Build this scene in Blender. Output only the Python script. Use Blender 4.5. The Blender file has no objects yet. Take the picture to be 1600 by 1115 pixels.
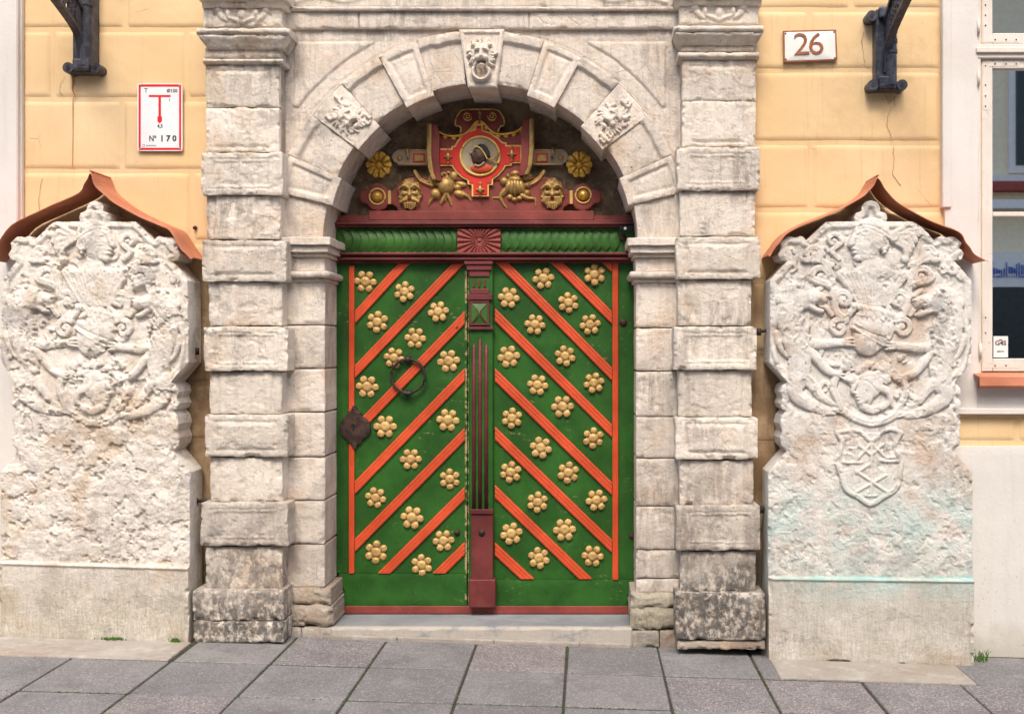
import bpy, bmesh, math, random
import numpy as np
from mathutils import Vector, Matrix
random.seed(7)
R = math.radians
SC = bpy.context.scene
COL = SC.collection
# ------------------------------------------------------------ camera, sky, sun, exposure
F, VX, VY, CD, CH = 1624.0, 915.0, 549.0, 5.8, 1.62      # focal (photo px), vanishing point, distance, eye height
cam = bpy.data.objects.new('camera', bpy.data.cameras.new('camera'))
COL.objects.link(cam); SC.camera = cam
cam.location = (0, -CD, CH); cam.rotation_euler = (R(90), 0, 0)
cam.data.sensor_width = 36; cam.data.lens = F/1600*36
cam.data.shift_x = -(VX-800)/1600; cam.data.shift_y = -(557.5-VY)/1600
cam.data.clip_end = 500; cam.data.clip_start = .05
SUN_EL, SUN_AZ = 52, -12          # degrees; azimuth measured from straight behind the camera, negative = left
w = bpy.data.worlds.new('World'); SC.world = w; w.use_nodes = True
nt = w.node_tree; nt.nodes.clear()
sky = nt.nodes.new('ShaderNodeTexSky'); sky.sky_type = 'NISHITA'; sky.sun_disc = False
sky.sun_elevation = R(SUN_EL); sky.sun_rotation = R(180+SUN_AZ)
sky.dust_density = 4; sky.air_density = 1.0; sky.ozone_density = 1.0
bg = nt.nodes.new('ShaderNodeBackground'); bg.inputs[1].default_value = .15
wo = nt.nodes.new('ShaderNodeOutputWorld')
nt.links.new(sky.outputs[0], bg.inputs[0]); nt.links.new(bg.outputs[0], wo.inputs[0])
sl = bpy.data.lights.new('sun', 'SUN'); sl.energy = 1.5; sl.angle = R(17); sl.color = (1, .90, .77)
so = bpy.data.objects.new('sun', sl); COL.objects.link(so)
sd = Vector((math.sin(R(SUN_AZ))*math.cos(R(SUN_EL)), -math.cos(R(SUN_AZ))*math.cos(R(SUN_EL)), math.sin(R(SUN_EL))))
so.rotation_euler = sd.to_track_quat('Z', 'Y').to_euler(); so.location = (0, -8, 9)
SC.view_settings.view_transform = 'Standard'; SC.view_settings.look = 'None'
SC.view_settings.exposure = 0.76; SC.view_settings.gamma = 1; SC.view_settings.use_curve_mapping = False
try:
    SC.cycles.max_bounces = 8; SC.cycles.diffuse_bounces = 5
except Exception: pass

# ------------------------------------------------------------ helpers: photo pixel + depth -> world
def P(px, py, Y): k = (CD+Y)/F; return Vector(((px-VX)*k, Y, CH-(py-VY)*k))
def XW(px, Y): return (px-VX)*(CD+Y)/F
def ZW(py, Y): return CH-(py-VY)*(CD+Y)/F
def gz(x): return -.010-.030*x                                   # the street falls to the right

def empty(name, label, cat, loc=(0, 0, 0), group=None):
    o = bpy.data.objects.new(name, None); COL.objects.link(o); o.location = loc
    o.empty_display_size = .1; o['label'] = label; o['category'] = cat
    if group: o['group'] = group
    bpy.context.view_layer.update()
    return o
def link(name, me, mat, parent=None, origin=None):
    if mat is not None and len(me.materials) == 0: me.materials.append(mat)
    o = bpy.data.objects.new(name, me); COL.objects.link(o)
    if origin is not None:
        me.transform(Matrix.Translation(-Vector(origin))); o.location = origin
    if parent is not None:
        o.parent = parent
        # world -> parent space (all roots and parts are translation only)
        t = Vector(); p = parent
        while p is not None: t += p.location; p = p.parent
        if origin is not None: o.location = Vector(origin)-t
        else: o.location = -t
    return o
def dup(o, loc, parent, rot=None):
    c = o.copy(); COL.objects.link(c); c.parent = parent
    t = Vector(); p = parent
    while p is not None: t += p.location; p = p.parent
    c.location = Vector(loc)-t
    if rot is not None: c.rotation_euler = rot
    return c
def tag(o, label=None, cat=None, group=None, kind=None):
    if label: o['label'] = label
    if cat: o['category'] = cat
    if group: o['group'] = group
    if kind: o['kind'] = kind
    return o

# ------------------------------------------------------------ numpy noise
def vn(x, y, s=0):
    xi = np.floor(x); yi = np.floor(y); fx = x-xi; fy = y-yi
    fx = fx*fx*(3-2*fx); fy = fy*fy*(3-2*fy)
    def h(a, b):
        v = np.sin(a*127.1+b*311.7+s*74.7)*43758.5453; return v-np.floor(v)
    return (h(xi, yi)*(1-fx)+h(xi+1, yi)*fx)*(1-fy)+(h(xi, yi+1)*(1-fx)+h(xi+1, yi+1)*fx)*fy
def fbm(x, y, sc, o=4, s=0, g=.5):
    t = 0; a = 1; n = 0
    for i in range(o):
        t = t+a*vn(x/sc*2**i+13.7*i, y/sc*2**i+5.1*i, s+i); n += a; a *= g
    return t/n-.5
def sst(a, b, x): t = np.clip((x-a)/(b-a), 0, 1); return t*t*(3-2*t)
def catmull(pts, n=6, closed=False):
    p = [np.array(q, float) for q in pts]; out = []
    m = len(p); rng = range(m if closed else m-1)
    for i in rng:
        if closed: a, b, c, d = p[i-1], p[i], p[(i+1) % m], p[(i+2) % m]
        else: a, b, c, d = p[max(i-1, 0)], p[i], p[i+1], p[min(i+2, m-1)]
        for k in range(n):
            t = k/n
            out.append(.5*((2*b)+(-a+c)*t+(2*a-5*b+4*c-d)*t*t+(-a+3*b-3*c+d)*t**3))
    if not closed: out.append(p[-1])
    return np.array(out)
def rpoly(x0, y0, x1, y1, amp=1.2, seed=0, step=7, cut=0):
    pts = []
    c = cut
    cs = [(x0+c, y0), (x1-c, y0), (x1, y0+c), (x1, y1-c), (x1-c, y1), (x0+c, y1), (x0, y1-c), (x0, y0+c)] if c else [(x0, y0), (x1, y0), (x1, y1), (x0, y1)]
    for i in range(len(cs)):
        a, b = cs[i], cs[(i+1) % len(cs)]
        n = max(1, int(math.hypot(b[0]-a[0], b[1]-a[1])/step))
        for k in range(n):
            t = k/n; x = a[0]+(b[0]-a[0])*t; y = a[1]+(b[1]-a[1])*t
            if amp:
                x += amp*2*float(fbm(np.array(x), np.array(y), 14, 2, seed)); y += amp*2*float(fbm(np.array(x), np.array(y), 14, 2, seed+9))
            pts.append((x, y))
    return pts
def ellipse(cx, cy, rx, ry, n=32): return [(cx+rx*math.cos(2*math.pi*i/n), cy+ry*math.sin(2*math.pi*i/n)) for i in range(n)]
def offset(poly, d):
    p = np.array(poly, float); n = len(p); out = []
    area = np.sum(p[:, 0]*np.roll(p[:, 1], -1)-np.roll(p[:, 0], -1)*p[:, 1])
    sg = 1 if area > 0 else -1
    for i in range(n):
        e1 = p[i]-p[i-1]; e2 = p[(i+1) % n]-p[i]
        n1 = np.array([e1[1], -e1[0]])/(np.linalg.norm(e1)+1e-9); n2 = np.array([e2[1], -e2[0]])/(np.linalg.norm(e2)+1e-9)
        m = n1+n2; L = np.linalg.norm(m)
        if L < 1e-3: m = n1; L = 1
        m = m/L; k = 1/max(.5, float(np.dot(m, n1)))
        out.append(tuple(p[i]+sg*d*k*m))
    return out
def mirror(pts, cx): return [(2*cx-x, y) for x, y in pts][::-1]

# ------------------------------------------------------------ height field carving
class HF:
    def __init__(s, poly, cell):
        p = np.array(poly, float); x0, y0 = p.min(0); x1, y1 = p.max(0)
        nx = max(1, int(math.ceil((x1-x0)/cell))); ny = max(1, int(math.ceil((y1-y0)/cell)))
        s.xs = np.linspace(x0, x1, nx+1); s.ys = np.linspace(y0, y1, ny+1)
        s.X, s.Y = np.meshgrid(s.xs, s.ys); s.H = np.zeros_like(s.X); s.cell = max((x1-x0)/nx, (y1-y0)/ny); s.poly = p
        d = np.full(s.X.shape, 1e9); s.NX = s.X.copy(); s.NY = s.Y.copy()
        for i in range(len(p)):
            ax, ay = p[i-1]; bx_, by_ = p[i]; ex, ey = bx_-ax, by_-ay; L = ex*ex+ey*ey
            if L < 1e-9: continue
            t = np.clip(((s.X-ax)*ex+(s.Y-ay)*ey)/L, 0, 1); qx = ax+t*ex; qy = ay+t*ey
            dd = (s.X-qx)**2+(s.Y-qy)**2; m = dd < d
            d[m] = dd[m]; s.NX[m] = qx[m]; s.NY[m] = qy[m]
        s.d = np.sqrt(d)
    def inside(s, x, y):
        c = np.zeros(x.shape, bool); p = s.poly
        for i in range(len(p)):
            ax, ay = p[i-1]; bx_, by_ = p[i]
            if ay == by_: continue
            m = ((ay > y) != (by_ > y)) & (x < (bx_-ax)*(y-ay)/(by_-ay)+ax)
            c ^= m
        return c
    def win(s, x0, y0, x1, y1):
        i0 = max(0, np.searchsorted(s.xs, x0)-1); i1 = np.searchsorted(s.xs, x1)+1
        j0 = max(0, np.searchsorted(s.ys, y0)-1); j1 = np.searchsorted(s.ys, y1)+1
        return slice(j0, j1), slice(i0, i1)
    def dome(s, cx, cy, rx, ry, h, rot=0, b=0, p=.5, add=False):
        r = max(rx, ry); W = s.win(cx-r, cy-r, cx+r, cy+r); x = s.X[W]-cx; y = s.Y[W]-cy
        if x.size == 0: return
        c, n = math.cos(rot), math.sin(rot); u = (x*c+y*n)/rx; v = (-x*n+y*c)/ry
        q = np.clip(1-u*u-v*v, 0, 1)**p
        if add: s.H[W] += h*q
        else: s.H[W] = np.where(q > 0, np.maximum(s.H[W], b+h*q), s.H[W])
    def stroke(s, pts, r0, r1, h, b=0, rm=None, sm=True, flat=False):
        q = catmull(pts, 5) if (sm and len(pts) > 2) else np.array(pts, float)
        n = len(q)-1
        for i in range(n):
            t0, t1 = i/n, (i+1)/n
            def rr(t): return r0+(r1-r0)*t if rm is None else (r0+(rm-r0)*2*t if t < .5 else rm+(r1-rm)*(2*t-1))
            ra, rb = rr(t0), rr(t1); R_ = max(ra, rb)
            ax, ay = q[i]; bx_, by_ = q[i+1]; ex, ey = bx_-ax, by_-ay; L = ex*ex+ey*ey+1e-9
            W = s.win(min(ax, bx_)-R_, min(ay, by_)-R_, max(ax, bx_)+R_, max(ay, by_)+R_)
            x = s.X[W]; y = s.Y[W]
            if x.size == 0: continue
            t = np.clip(((x-ax)*ex+(y-ay)*ey)/L, 0, 1); d = np.hypot(x-ax-t*ex, y-ay-t*ey); r = ra+(rb-ra)*t+1e-6
            z = np.clip(1-(d/r)**2, 0, 1)
            z = np.minimum(z*3, 1) if flat else np.sqrt(z)
            k = 1 if flat else r/max(r0, r1, rm or 0)
            s.H[W] = np.where(z > 0, np.maximum(s.H[W], b+h*z*k), s.H[W])
    def groove(s, pts, w, dep, sm=True):
        q = catmull(pts, 5) if (sm and len(pts) > 2) else np.array(pts, float)
        x0, y0 = q.min(0)-3*w; x1, y1 = q.max(0)+3*w; W = s.win(x0, y0, x1, y1); x = s.X[W]; y = s.Y[W]
        if x.size == 0: return
        D = np.full(x.shape, 1e9)
        for i in range(len(q)-1):
            ax, ay = q[i]; ex, ey = q[i+1]-q[i]; L = ex*ex+ey*ey+1e-9
            t = np.clip(((x-ax)*ex+(y-ay)*ey)/L, 0, 1); D = np.minimum(D, np.hypot(x-ax-t*ex, y-ay-t*ey))
        s.H[W] -= dep*np.exp(-(D/w)**2)
    def spiral(s, cx, cy, r, a0, turns, dr, w, h, b=0, lead=None):
        n = int(10*turns)+2; pts = []
        for i in range(n):
            t = i/(n-1); a = a0+dr*2*math.pi*turns*t; k = r*(1-t)**.8
            pts.append((cx+k*math.cos(a), cy+k*math.sin(a)))
        if lead: pts = list(lead)+pts
        s.stroke(pts, w, w*.5, h, b)
        s.dome(cx, cy, w*.9, w*.9, h*.9, b=b)

def relief(name, poly, draw, Y, back, mat, parent=None, cell=2.0, local=False, kind=None, bev=0, bevh=0):
    hf = HF(poly, cell)
    if bev: hf.H -= bevh*(1-np.clip(hf.d/bev, 0, 1))**2
    if draw: draw(hf)
    ny, nx = hf.X.shape
    cx = (hf.X[:-1, :-1]+hf.X[1:, 1:])/2; cy = (hf.Y[:-1, :-1]+hf.Y[1:, 1:])/2
    keep = hf.inside(cx, cy)
    if not keep.any(): keep[:] = True
    use = np.zeros((ny, nx), int)
    for dj in (0, 1):
        for di in (0, 1): use[dj:ny-1+dj, di:nx-1+di] += keep
    bd = (use > 0) & (use < 4) & (hf.d < hf.cell*1.3)
    X = np.where(bd, hf.NX, hf.X); Yp = np.where(bd, hf.NY, hf.Y)
    k = (CD+Y)/F
    idx = -np.ones((ny, nx), int); sel = use > 0; n = int(sel.sum()); idx[sel] = np.arange(n)
    co = np.stack([(X[sel]-VX)*k, Y-hf.H[sel], CH-(Yp[sel]-VY)*k], 1)
    J, I = np.nonzero(keep)
    a = idx[J, I]; b = idx[J, I+1]; c = idx[J+1, I+1]; d = idx[J+1, I]
    faces = np.stack([a, d, c, b], 1)                    # normal towards -Y
    # skirt
    E = []
    kp = np.pad(keep, 1)
    up = keep & ~kp[:-2, 1:-1]; dn = keep & ~kp[2:, 1:-1]; lf = keep & ~kp[1:-1, :-2]; rt = keep & ~kp[1:-1, 2:]
    for M_, (p0, p1) in ((up, ((0, 1), (0, 0))), (dn, ((1, 0), (1, 1))), (lf, ((0, 0), (1, 0))), (rt, ((1, 1), (0, 1)))):
        j, i = np.nonzero(M_)
        E.append(np.stack([idx[j+p0[0], i+p0[1]], idx[j+p1[0], i+p1[1]]], 1))
    E = np.concatenate(E); m = len(E)
    if back:
        v0 = co[E[:, 0]]; v1 = co[E[:, 1]]; v2 = v1.copy(); v2[:, 1] = Y+back; v3 = v0.copy(); v3[:, 1] = Y+back
        co = np.concatenate([co, v0, v1, v2, v3]); ar = np.arange(m)
        sk = np.stack([n+m+ar, n+ar, n+3*m+ar, n+2*m+ar], 1)
        fs = np.concatenate([faces, sk])
    else: fs = faces
    me = bpy.data.meshes.new(name)
    me.vertices.add(len(co)); me.vertices.foreach_set('co', co.astype(np.float32).ravel())
    me.loops.add(len(fs)*4); me.loops.foreach_set('vertex_index', fs.astype(np.int32).ravel())
    me.polygons.add(len(fs)); me.polygons.foreach_set('loop_start', np.arange(0, len(fs)*4, 4, dtype=np.int32))
    smv = np.zeros(len(fs), bool); smv[:len(faces)] = True
    me.polygons.foreach_set('use_smooth', smv); me.update(); me.validate()
    org = None
    if local:
        c0 = (np.array(poly).min(0)+np.array(poly).max(0))/2; org = P(c0[0], c0[1], Y)
    o = link(name, me, mat, parent, org)
    if kind: o['kind'] = kind
    return o

# ------------------------------------------------------------ plain mesh builder
class MB:
    def __init__(s): s.bm = bmesh.new()
    def box(s, x0, x1, y0, y1, z0, z1, bev=0, seg=1):
        r = bmesh.ops.create_cube(s.bm, size=1)
        for v in r['verts']: v.co = Vector(((x0+x1)/2+v.co.x*(x1-x0), (y0+y1)/2+v.co.y*(y1-y0), (z0+z1)/2+v.co.z*(z1-z0)))
        if bev: bmesh.ops.bevel(s.bm, geom=list({e for v in r['verts'] for e in v.link_edges}), offset=bev, segments=seg, affect='EDGES', profile=.5)
        return s
    def pbox(s, px0, py0, px1, py1, Y, dep, bev=0):
        return s.box(XW(px0, Y), XW(px1, Y), Y, Y+dep, ZW(py1, Y), ZW(py0, Y), bev)
    def tube(s, pts, rad, n=8, caps=True):
        pts = [Vector(p) for p in pts]; rings = []
        rr = rad if isinstance(rad, (list, tuple)) else [rad]*len(pts)
        for i, p in enumerate(pts):
            t = (pts[min(i+1, len(pts)-1)]-pts[max(i-1, 0)]).normalized()
            u = t.cross(Vector((0, 0, 1)) if abs(t.z) < .9 else Vector((1, 0, 0))).normalized(); v = t.cross(u)
            rings.append([s.bm.verts.new(p+rr[i]*(math.cos(2*math.pi*k/n)*u+math.sin(2*math.pi*k/n)*v)) for k in range(n)])
        for a, b in zip(rings, rings[1:]):
            for k in range(n): s.bm.faces.new((a[k], a[(k+1) % n], b[(k+1) % n], b[k]))
        if caps: s.bm.faces.new(rings[0]); s.bm.faces.new(rings[-1])
        return s
    def prism(s, pts, axis, a0, a1):
        # pts 2D polygon; axis 'x': pts are (y,z) ; 'y': pts are (x,z)
        f = (lambda p, a: Vector((a, p[0], p[1]))) if axis == 'x' else (lambda p, a: Vector((p[0], a, p[1])))
        A = [s.bm.verts.new(f(p, a0)) for p in pts]; B = [s.bm.verts.new(f(p, a1)) for p in pts]; n = len(pts)
        s.bm.faces.new(A); s.bm.faces.new(B)
        for i in range(n): s.bm.faces.new((A[i], A[(i+1) % n], B[(i+1) % n], B[i]))
        return s
    def dome(s, c, r, ry, n=12, m=4, sq=1):
        # dome bulging to -Y
        rings = []
        for j in range(m):
            a = j/m*math.pi/2
            rings.append([s.bm.verts.new((c[0]+r*math.cos(a)*math.cos(2*math.pi*k/n), c[1]-ry*math.sin(a), c[2]+r*sq*math.cos(a)*math.sin(2*math.pi*k/n))) for k in range(n)])
        t = s.bm.verts.new((c[0], c[1]-ry, c[2]))
        for a, b in zip(rings, rings[1:]):
            for k in range(n): s.bm.faces.new((a[k], a[(k+1) % n], b[(k+1) % n], b[k]))
        for k in range(n): s.bm.faces.new((rings[-1][k], rings[-1][(k+1) % n], t))
        return s
    def make(s, name, mat, parent=None, smooth=False, origin=None, kind=None):
        bmesh.ops.recalc_face_normals(s.bm, faces=s.bm.faces)
        me = bpy.data.meshes.new(name); s.bm.to_mesh(me); s.bm.free()
        if smooth:
            for p in me.polygons: p.use_smooth = True
        o = link(name, me, mat, parent, origin)
        if kind: o['kind'] = kind
        return o

# ------------------------------------------------------------ materials
class NT:
    def __init__(s, name):
        s.m = bpy.data.materials.new(name); s.m.use_nodes = True; s.t = s.m.node_tree; s.t.nodes.clear()
        s.out = s.t.nodes.new('ShaderNodeOutputMaterial'); s.p = s.t.nodes.new('ShaderNodeBsdfPrincipled')
        s.t.links.new(s.p.outputs[0], s.out.inputs[0])
        s.geo = s.t.nodes.new('ShaderNodeNewGeometry'); s.pos = s.geo.outputs['Position']
        s.sep = s.t.nodes.new('ShaderNodeSeparateXYZ'); s.t.links.new(s.pos, s.sep.inputs[0])
        s.x, s.y, s.z = s.sep.outputs
    def L(s, a, b):
        if hasattr(a, 'is_output') or isinstance(a, bpy.types.NodeSocket): s.t.links.new(a, b)
        elif isinstance(a, (tuple, list)): b.default_value = tuple(a)+(1,) if len(a) == 3 and len(b.default_value) == 4 else a
        else: b.default_value = a
    def noise(s, sc, det=4, ro=.55, st=None, off=0, dist=0):
        n = s.t.nodes.new('ShaderNodeTexNoise'); n.inputs['Scale'].default_value = sc; n.inputs['Detail'].default_value = det; n.inputs['Roughness'].default_value = ro
        n.inputs['Distortion'].default_value = dist
        m = s.t.nodes.new('ShaderNodeMapping'); m.inputs['Scale'].default_value = st or (1, 1, 1); m.inputs['Location'].default_value = (off, off*.7, off*1.3)
        s.t.links.new(s.pos, m.inputs[0]); s.t.links.new(m.outputs[0], n.inputs['Vector']); return n.outputs[0]
    def vor(s, sc, feat='F1', st=None):
        n = s.t.nodes.new('ShaderNodeTexVoronoi'); n.inputs['Scale'].default_value = sc; n.feature = feat
        m = s.t.nodes.new('ShaderNodeMapping'); m.inputs['Scale'].default_value = st or (1, 1, 1)
        s.t.links.new(s.pos, m.inputs[0]); s.t.links.new(m.outputs[0], n.inputs['Vector']); return n
    def ss(s, v, a, b):
        n = s.t.nodes.new('ShaderNodeMapRange'); n.interpolation_type = 'SMOOTHSTEP'
        s.L(v, n.inputs[0]); n.inputs[1].default_value = a; n.inputs[2].default_value = b; return n.outputs[0]
    def m2(s, op, a, b=0, c=0):
        n = s.t.nodes.new('ShaderNodeMath'); n.operation = op; s.L(a, n.inputs[0]); s.L(b, n.inputs[1])
        if op in ('MULTIPLY_ADD',): s.L(c, n.inputs[2])
        return n.outputs[0]
    def mix(s, f, a, b, mode='MIX'):
        n = s.t.nodes.new('ShaderNodeMix'); n.data_type = 'RGBA'; n.blend_type = mode
        s.L(f, n.inputs[0]); s.L(a, n.inputs[6]); s.L(b, n.inputs[7]); return n.outputs[2]
    def rnd(s):
        return s.t.nodes.new('ShaderNodeObjectInfo').outputs['Random']
    def bump(s, h, dist, st=1, nrm=None):
        n = s.t.nodes.new('ShaderNodeBump'); n.inputs['Distance'].default_value = dist; n.inputs['Strength'].default_value = st
        s.L(h, n.inputs['Height'])
        if nrm: s.t.links.new(nrm, n.inputs['Normal'])
        return n.outputs[0]
    def fin(s, col, rough=.8, nrm=None, metal=0, spec=.3, coat=0):
        s.L(col, s.p.inputs['Base Color']); s.L(rough, s.p.inputs['Roughness']); s.L(metal, s.p.inputs['Metallic'])
        s.p.inputs['Specular IOR Level'].default_value = spec; s.p.inputs['Coat Weight'].default_value = coat
        if nrm: s.t.links.new(nrm, s.p.inputs['Normal'])
        return s.m

def stone(name, light=(.745, .675, .585), tan=(.63, .51, .40), grey=(.46, .42, .38), grime=None, gamt=.8, tanw=(.50, .68), greyw=(.585, .63), pits=.7, streak=.25, bump=1.0, algae=None, cyan=None, rv=.24, ochre=0, crack=.3, crev=0, soot=.6):
    n = NT(name)
    c = n.mix(n.ss(n.noise(3.2, 6, .62), *tanw), light, tan)
    c = n.mix(n.m2('MULTIPLY', n.ss(n.noise(9, 8, .66, off=4), .5, .62), .35), c, (.70, .66, .60))
    g = n.ss(n.noise(4.5, 9, .62, off=11), *greyw)
    c = n.mix(n.m2('MULTIPLY', g, .6), c, grey)
    if ochre: c = n.mix(n.m2('MULTIPLY', n.ss(n.noise(6.5, 5, .6, off=31), .54, .66), ochre), c, (.52, .36, .20))
    st = n.ss(n.noise(1, 6, .7, st=(38, 38, 3.2), off=2), .42, .72)
    c = n.mix(n.m2('MULTIPLY', st, streak), c, (.36, .31, .26))
    fine = n.noise(60, 6, .75, off=8)
    c = n.mix(n.m2('MULTIPLY', n.ss(fine, .54, .70), .38), c, (.34, .28, .23))
    pt = n.m2('MULTIPLY', n.ss(n.noise(95, 2, .5, off=3), .66, .72), n.ss(n.noise(5, 4, .6, off=17), .44, .60))
    c = n.mix(n.m2('MULTIPLY', pt, pits), c, (.07, .06, .05))
    ck = n.ss(n.vor(5.5, 'DISTANCE_TO_EDGE', (1, 1, 1.6)).outputs['Distance'], .012, .0)
    ck = n.m2('MULTIPLY', ck, n.m2('MULTIPLY', n.ss(n.noise(2.2, 3, .5, off=6), .52, .60), crack*2))
    c = n.mix(n.m2('MULTIPLY', ck, .5), c, (.17, .14, .11))
    if soot:
        s1 = n.m2('MULTIPLY', n.ss(n.noise(2.1, 9, .68, off=61), .44, .64), n.ss(n.noise(1, 7, .72, st=(24, 24, 5), off=33), .38, .60))
        c = n.mix(n.m2('MULTIPLY', s1, n.m2('MULTIPLY', soot, 1.2)), c, (.28, .245, .21))
        lo = n.ss(n.m2('MULTIPLY_ADD', n.noise(3, 6, .6, off=71), .9, n.z), 2.3, .8)
        c = n.mix(n.m2('MULTIPLY', lo, n.m2('MULTIPLY', soot, n.ss(n.noise(7, 8, .7, off=81), .3, .7))), c, (.36, .31, .265))
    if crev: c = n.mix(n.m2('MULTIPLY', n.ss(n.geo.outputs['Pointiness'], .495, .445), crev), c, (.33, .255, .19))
    if grime:
        zz = n.ss(n.m2('MULTIPLY_ADD', n.noise(3.0, 7, .62, off=21), 1.5, n.z), grime[1]+.75, grime[0]+.75)
        gm = n.m2('MULTIPLY', zz, n.ss(n.noise(26, 7, .72, off=9, st=(1, 1, .7)), .36, .56))
        c = n.mix(n.m2('MULTIPLY', gm, gamt), c, (.085, .078, .072))
    if algae:
        zz = n.ss(n.m2('MULTIPLY_ADD', n.noise(5, 5, .6, off=41), .6, n.z), algae[1]+.3, algae[0]+.3)
        am = n.m2('MULTIPLY', zz, n.ss(n.noise(1, 8, .78, st=(75, 75, 14), off=5), .40, .66))
        c = n.mix(n.m2('MULTIPLY', am, algae[2]), c, (.22, .21, .10))
    if cyan:
        for z0, wd, amt, ns in cyan:
            d = n.m2('ABSOLUTE', n.m2('SUBTRACT', n.z, z0))
            cm = n.m2('MULTIPLY', n.ss(d, wd, 0), n.ss(n.noise(ns, 5, .6, off=51), .38, .58))
            c = n.mix(n.m2('MULTIPLY', cm, amt), c, (.28, .66, .64))
    bb = n.ss(n.z, .50, .36) if cyan or crev else None
    if bb is not None: c = n.mix(n.m2('MULTIPLY', bb, n.m2('MULTIPLY', n.ss(n.noise(4, 8, .7, off=91), .25, .7), .55)), c, (.42, .385, .31))
    b = n.m2('ADD', n.rnd(), 0)
    v = n.t.nodes.new('ShaderNodeHueSaturation'); n.L(n.m2('MULTIPLY_ADD', b, rv, 1-rv*.5), v.inputs['Value']); n.L(c, v.inputs['Color'])
    h = n.m2('MULTIPLY_ADD', n.noise(22, 8, .7), 1.2, n.m2('MULTIPLY', fine, .5))
    h = n.m2('SUBTRACT', h, n.m2('MULTIPLY_ADD', pt, .5, n.m2('MULTIPLY', ck, .4)))
    h = n.m2('SUBTRACT', h, n.m2('MULTIPLY', g, .15))
    return n.fin(v.outputs[0], .92, n.bump(h, .012*bump, .8), spec=.2)

def paint(name, col, worn=(.35, .25, .17), wear=.25, rough=.45, dirt=.3, edge=None, var=.25, bumpd=.0022, chip=.66):
    n = NT(name)
    dk = tuple(c*(1-var) for c in col); lt = tuple(min(1, c*(1+var)+.004) for c in col)
    c = n.mix(n.ss(n.noise(4, 6, .6), .35, .68), dk, lt)
    c = n.mix(n.m2('MULTIPLY', n.ss(n.noise(30, 6, .7, off=3), .55, .75), dirt), c, tuple(q*.45+.01 for q in col))
    sc = n.m2('MULTIPLY', n.ss(n.noise(1, 6, .75, st=(20, 20, 60), off=7), chip-.01, chip+.02), n.ss(n.noise(3.5, 4, .5, off=2), .48, .6))
    c = n.mix(n.m2('MULTIPLY', sc, wear), c, worn)
    if edge:
        for x0, wd in edge:
            d = n.m2('ABSOLUTE', n.m2('SUBTRACT', n.x, x0))
            e = n.m2('MULTIPLY', n.ss(d, wd, wd*.4), n.ss(n.noise(28, 5, .7, off=15), .47, .54))
            c = n.mix(n.m2('MULTIPLY', e, .85), c, (.52, .38, .20))
    gr = n.noise(1, 6, .7, st=(120, 120, 7), off=12)
    c = n.mix(n.m2('MULTIPLY', n.ss(gr, .52, .7), .3), c, tuple(q*.5+.004 for q in col))
    sc2 = n.m2('MULTIPLY', n.ss(n.noise(160, 2, .5, off=6), .70, .74), n.ss(n.noise(4, 4, .5, off=22), .5, .62))
    c = n.mix(n.m2('MULTIPLY', sc2, wear), c, tuple(min(1, q*1.6+.12) for q in col))
    h = n.m2('ADD', n.m2('MULTIPLY', gr, 1.2), n.m2('MULTIPLY', n.noise(9, 4, .6), 1.5))
    r = n.m2('MULTIPLY_ADD', n.noise(12, 5, .6, off=5), .3, rough-.1)
    return n.fin(c, r, n.bump(h, bumpd, .7), spec=.4)

M = {}
M['portal'] = stone('portal_limestone', grime=(.10, .85), gamt=.9, algae=(-.1, .12, .5))
M['soft'] = stone('arch_limestone', light=(.73, .65, .565), tan=(.65, .52, .40), grime=None, streak=.35, rv=.14)
M['jamb'] = stone('jamb_limestone', light=(.72, .645, .565), tan=(.63, .50, .39), grime=(-.25, .25), gamt=.45, ochre=.15)
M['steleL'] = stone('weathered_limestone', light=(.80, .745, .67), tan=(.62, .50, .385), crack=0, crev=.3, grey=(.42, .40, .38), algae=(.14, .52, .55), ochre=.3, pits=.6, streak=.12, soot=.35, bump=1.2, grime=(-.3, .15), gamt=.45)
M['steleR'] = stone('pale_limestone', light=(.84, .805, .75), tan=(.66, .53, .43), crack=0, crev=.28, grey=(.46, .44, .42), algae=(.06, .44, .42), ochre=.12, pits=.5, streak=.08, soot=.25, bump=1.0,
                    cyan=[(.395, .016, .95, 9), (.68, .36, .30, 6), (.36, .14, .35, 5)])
M['mortar'] = stone('old_mortar', light=(.34, .29, .235), tan=(.27, .21, .16), grime=(.2, 1.0), pits=.5)
M['brownstone'] = stone('brown_stone', light=(.40, .33, .26), tan=(.30, .20, .13), ochre=.5, grime=(-.3, .1), gamt=.4)
M['greenstone'] = stone('mossy_stone', light=(.42, .39, .31), tan=(.33, .27, .20), algae=(0, .4, .8))
M['kerb'] = stone('kerb_limestone', light=(.42, .39, .345), tan=(.35, .29, .23), algae=(-.1, .1, .25), pits=.6)

def mk_step():
    n = NT('step_stone'); c = n.mix(n.ss(n.noise(3, 6, .6), .4, .65), (.20, .215, .235), (.27, .28, .29))
    fr = n.ss(n.y, .03, -.005)
    c = n.mix(n.m2('MULTIPLY', fr, n.ss(n.noise(9, 6, .7), .3, .5)), c, (.42, .385, .34))
    c = n.mix(n.m2('MULTIPLY', n.ss(n.noise(60, 5, .7), .58, .7), .5), c, (.16, .15, .14))
    return n.fin(c, .8, n.bump(n.noise(40, 6, .7), .004))
M['step'] = mk_step()

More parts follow.
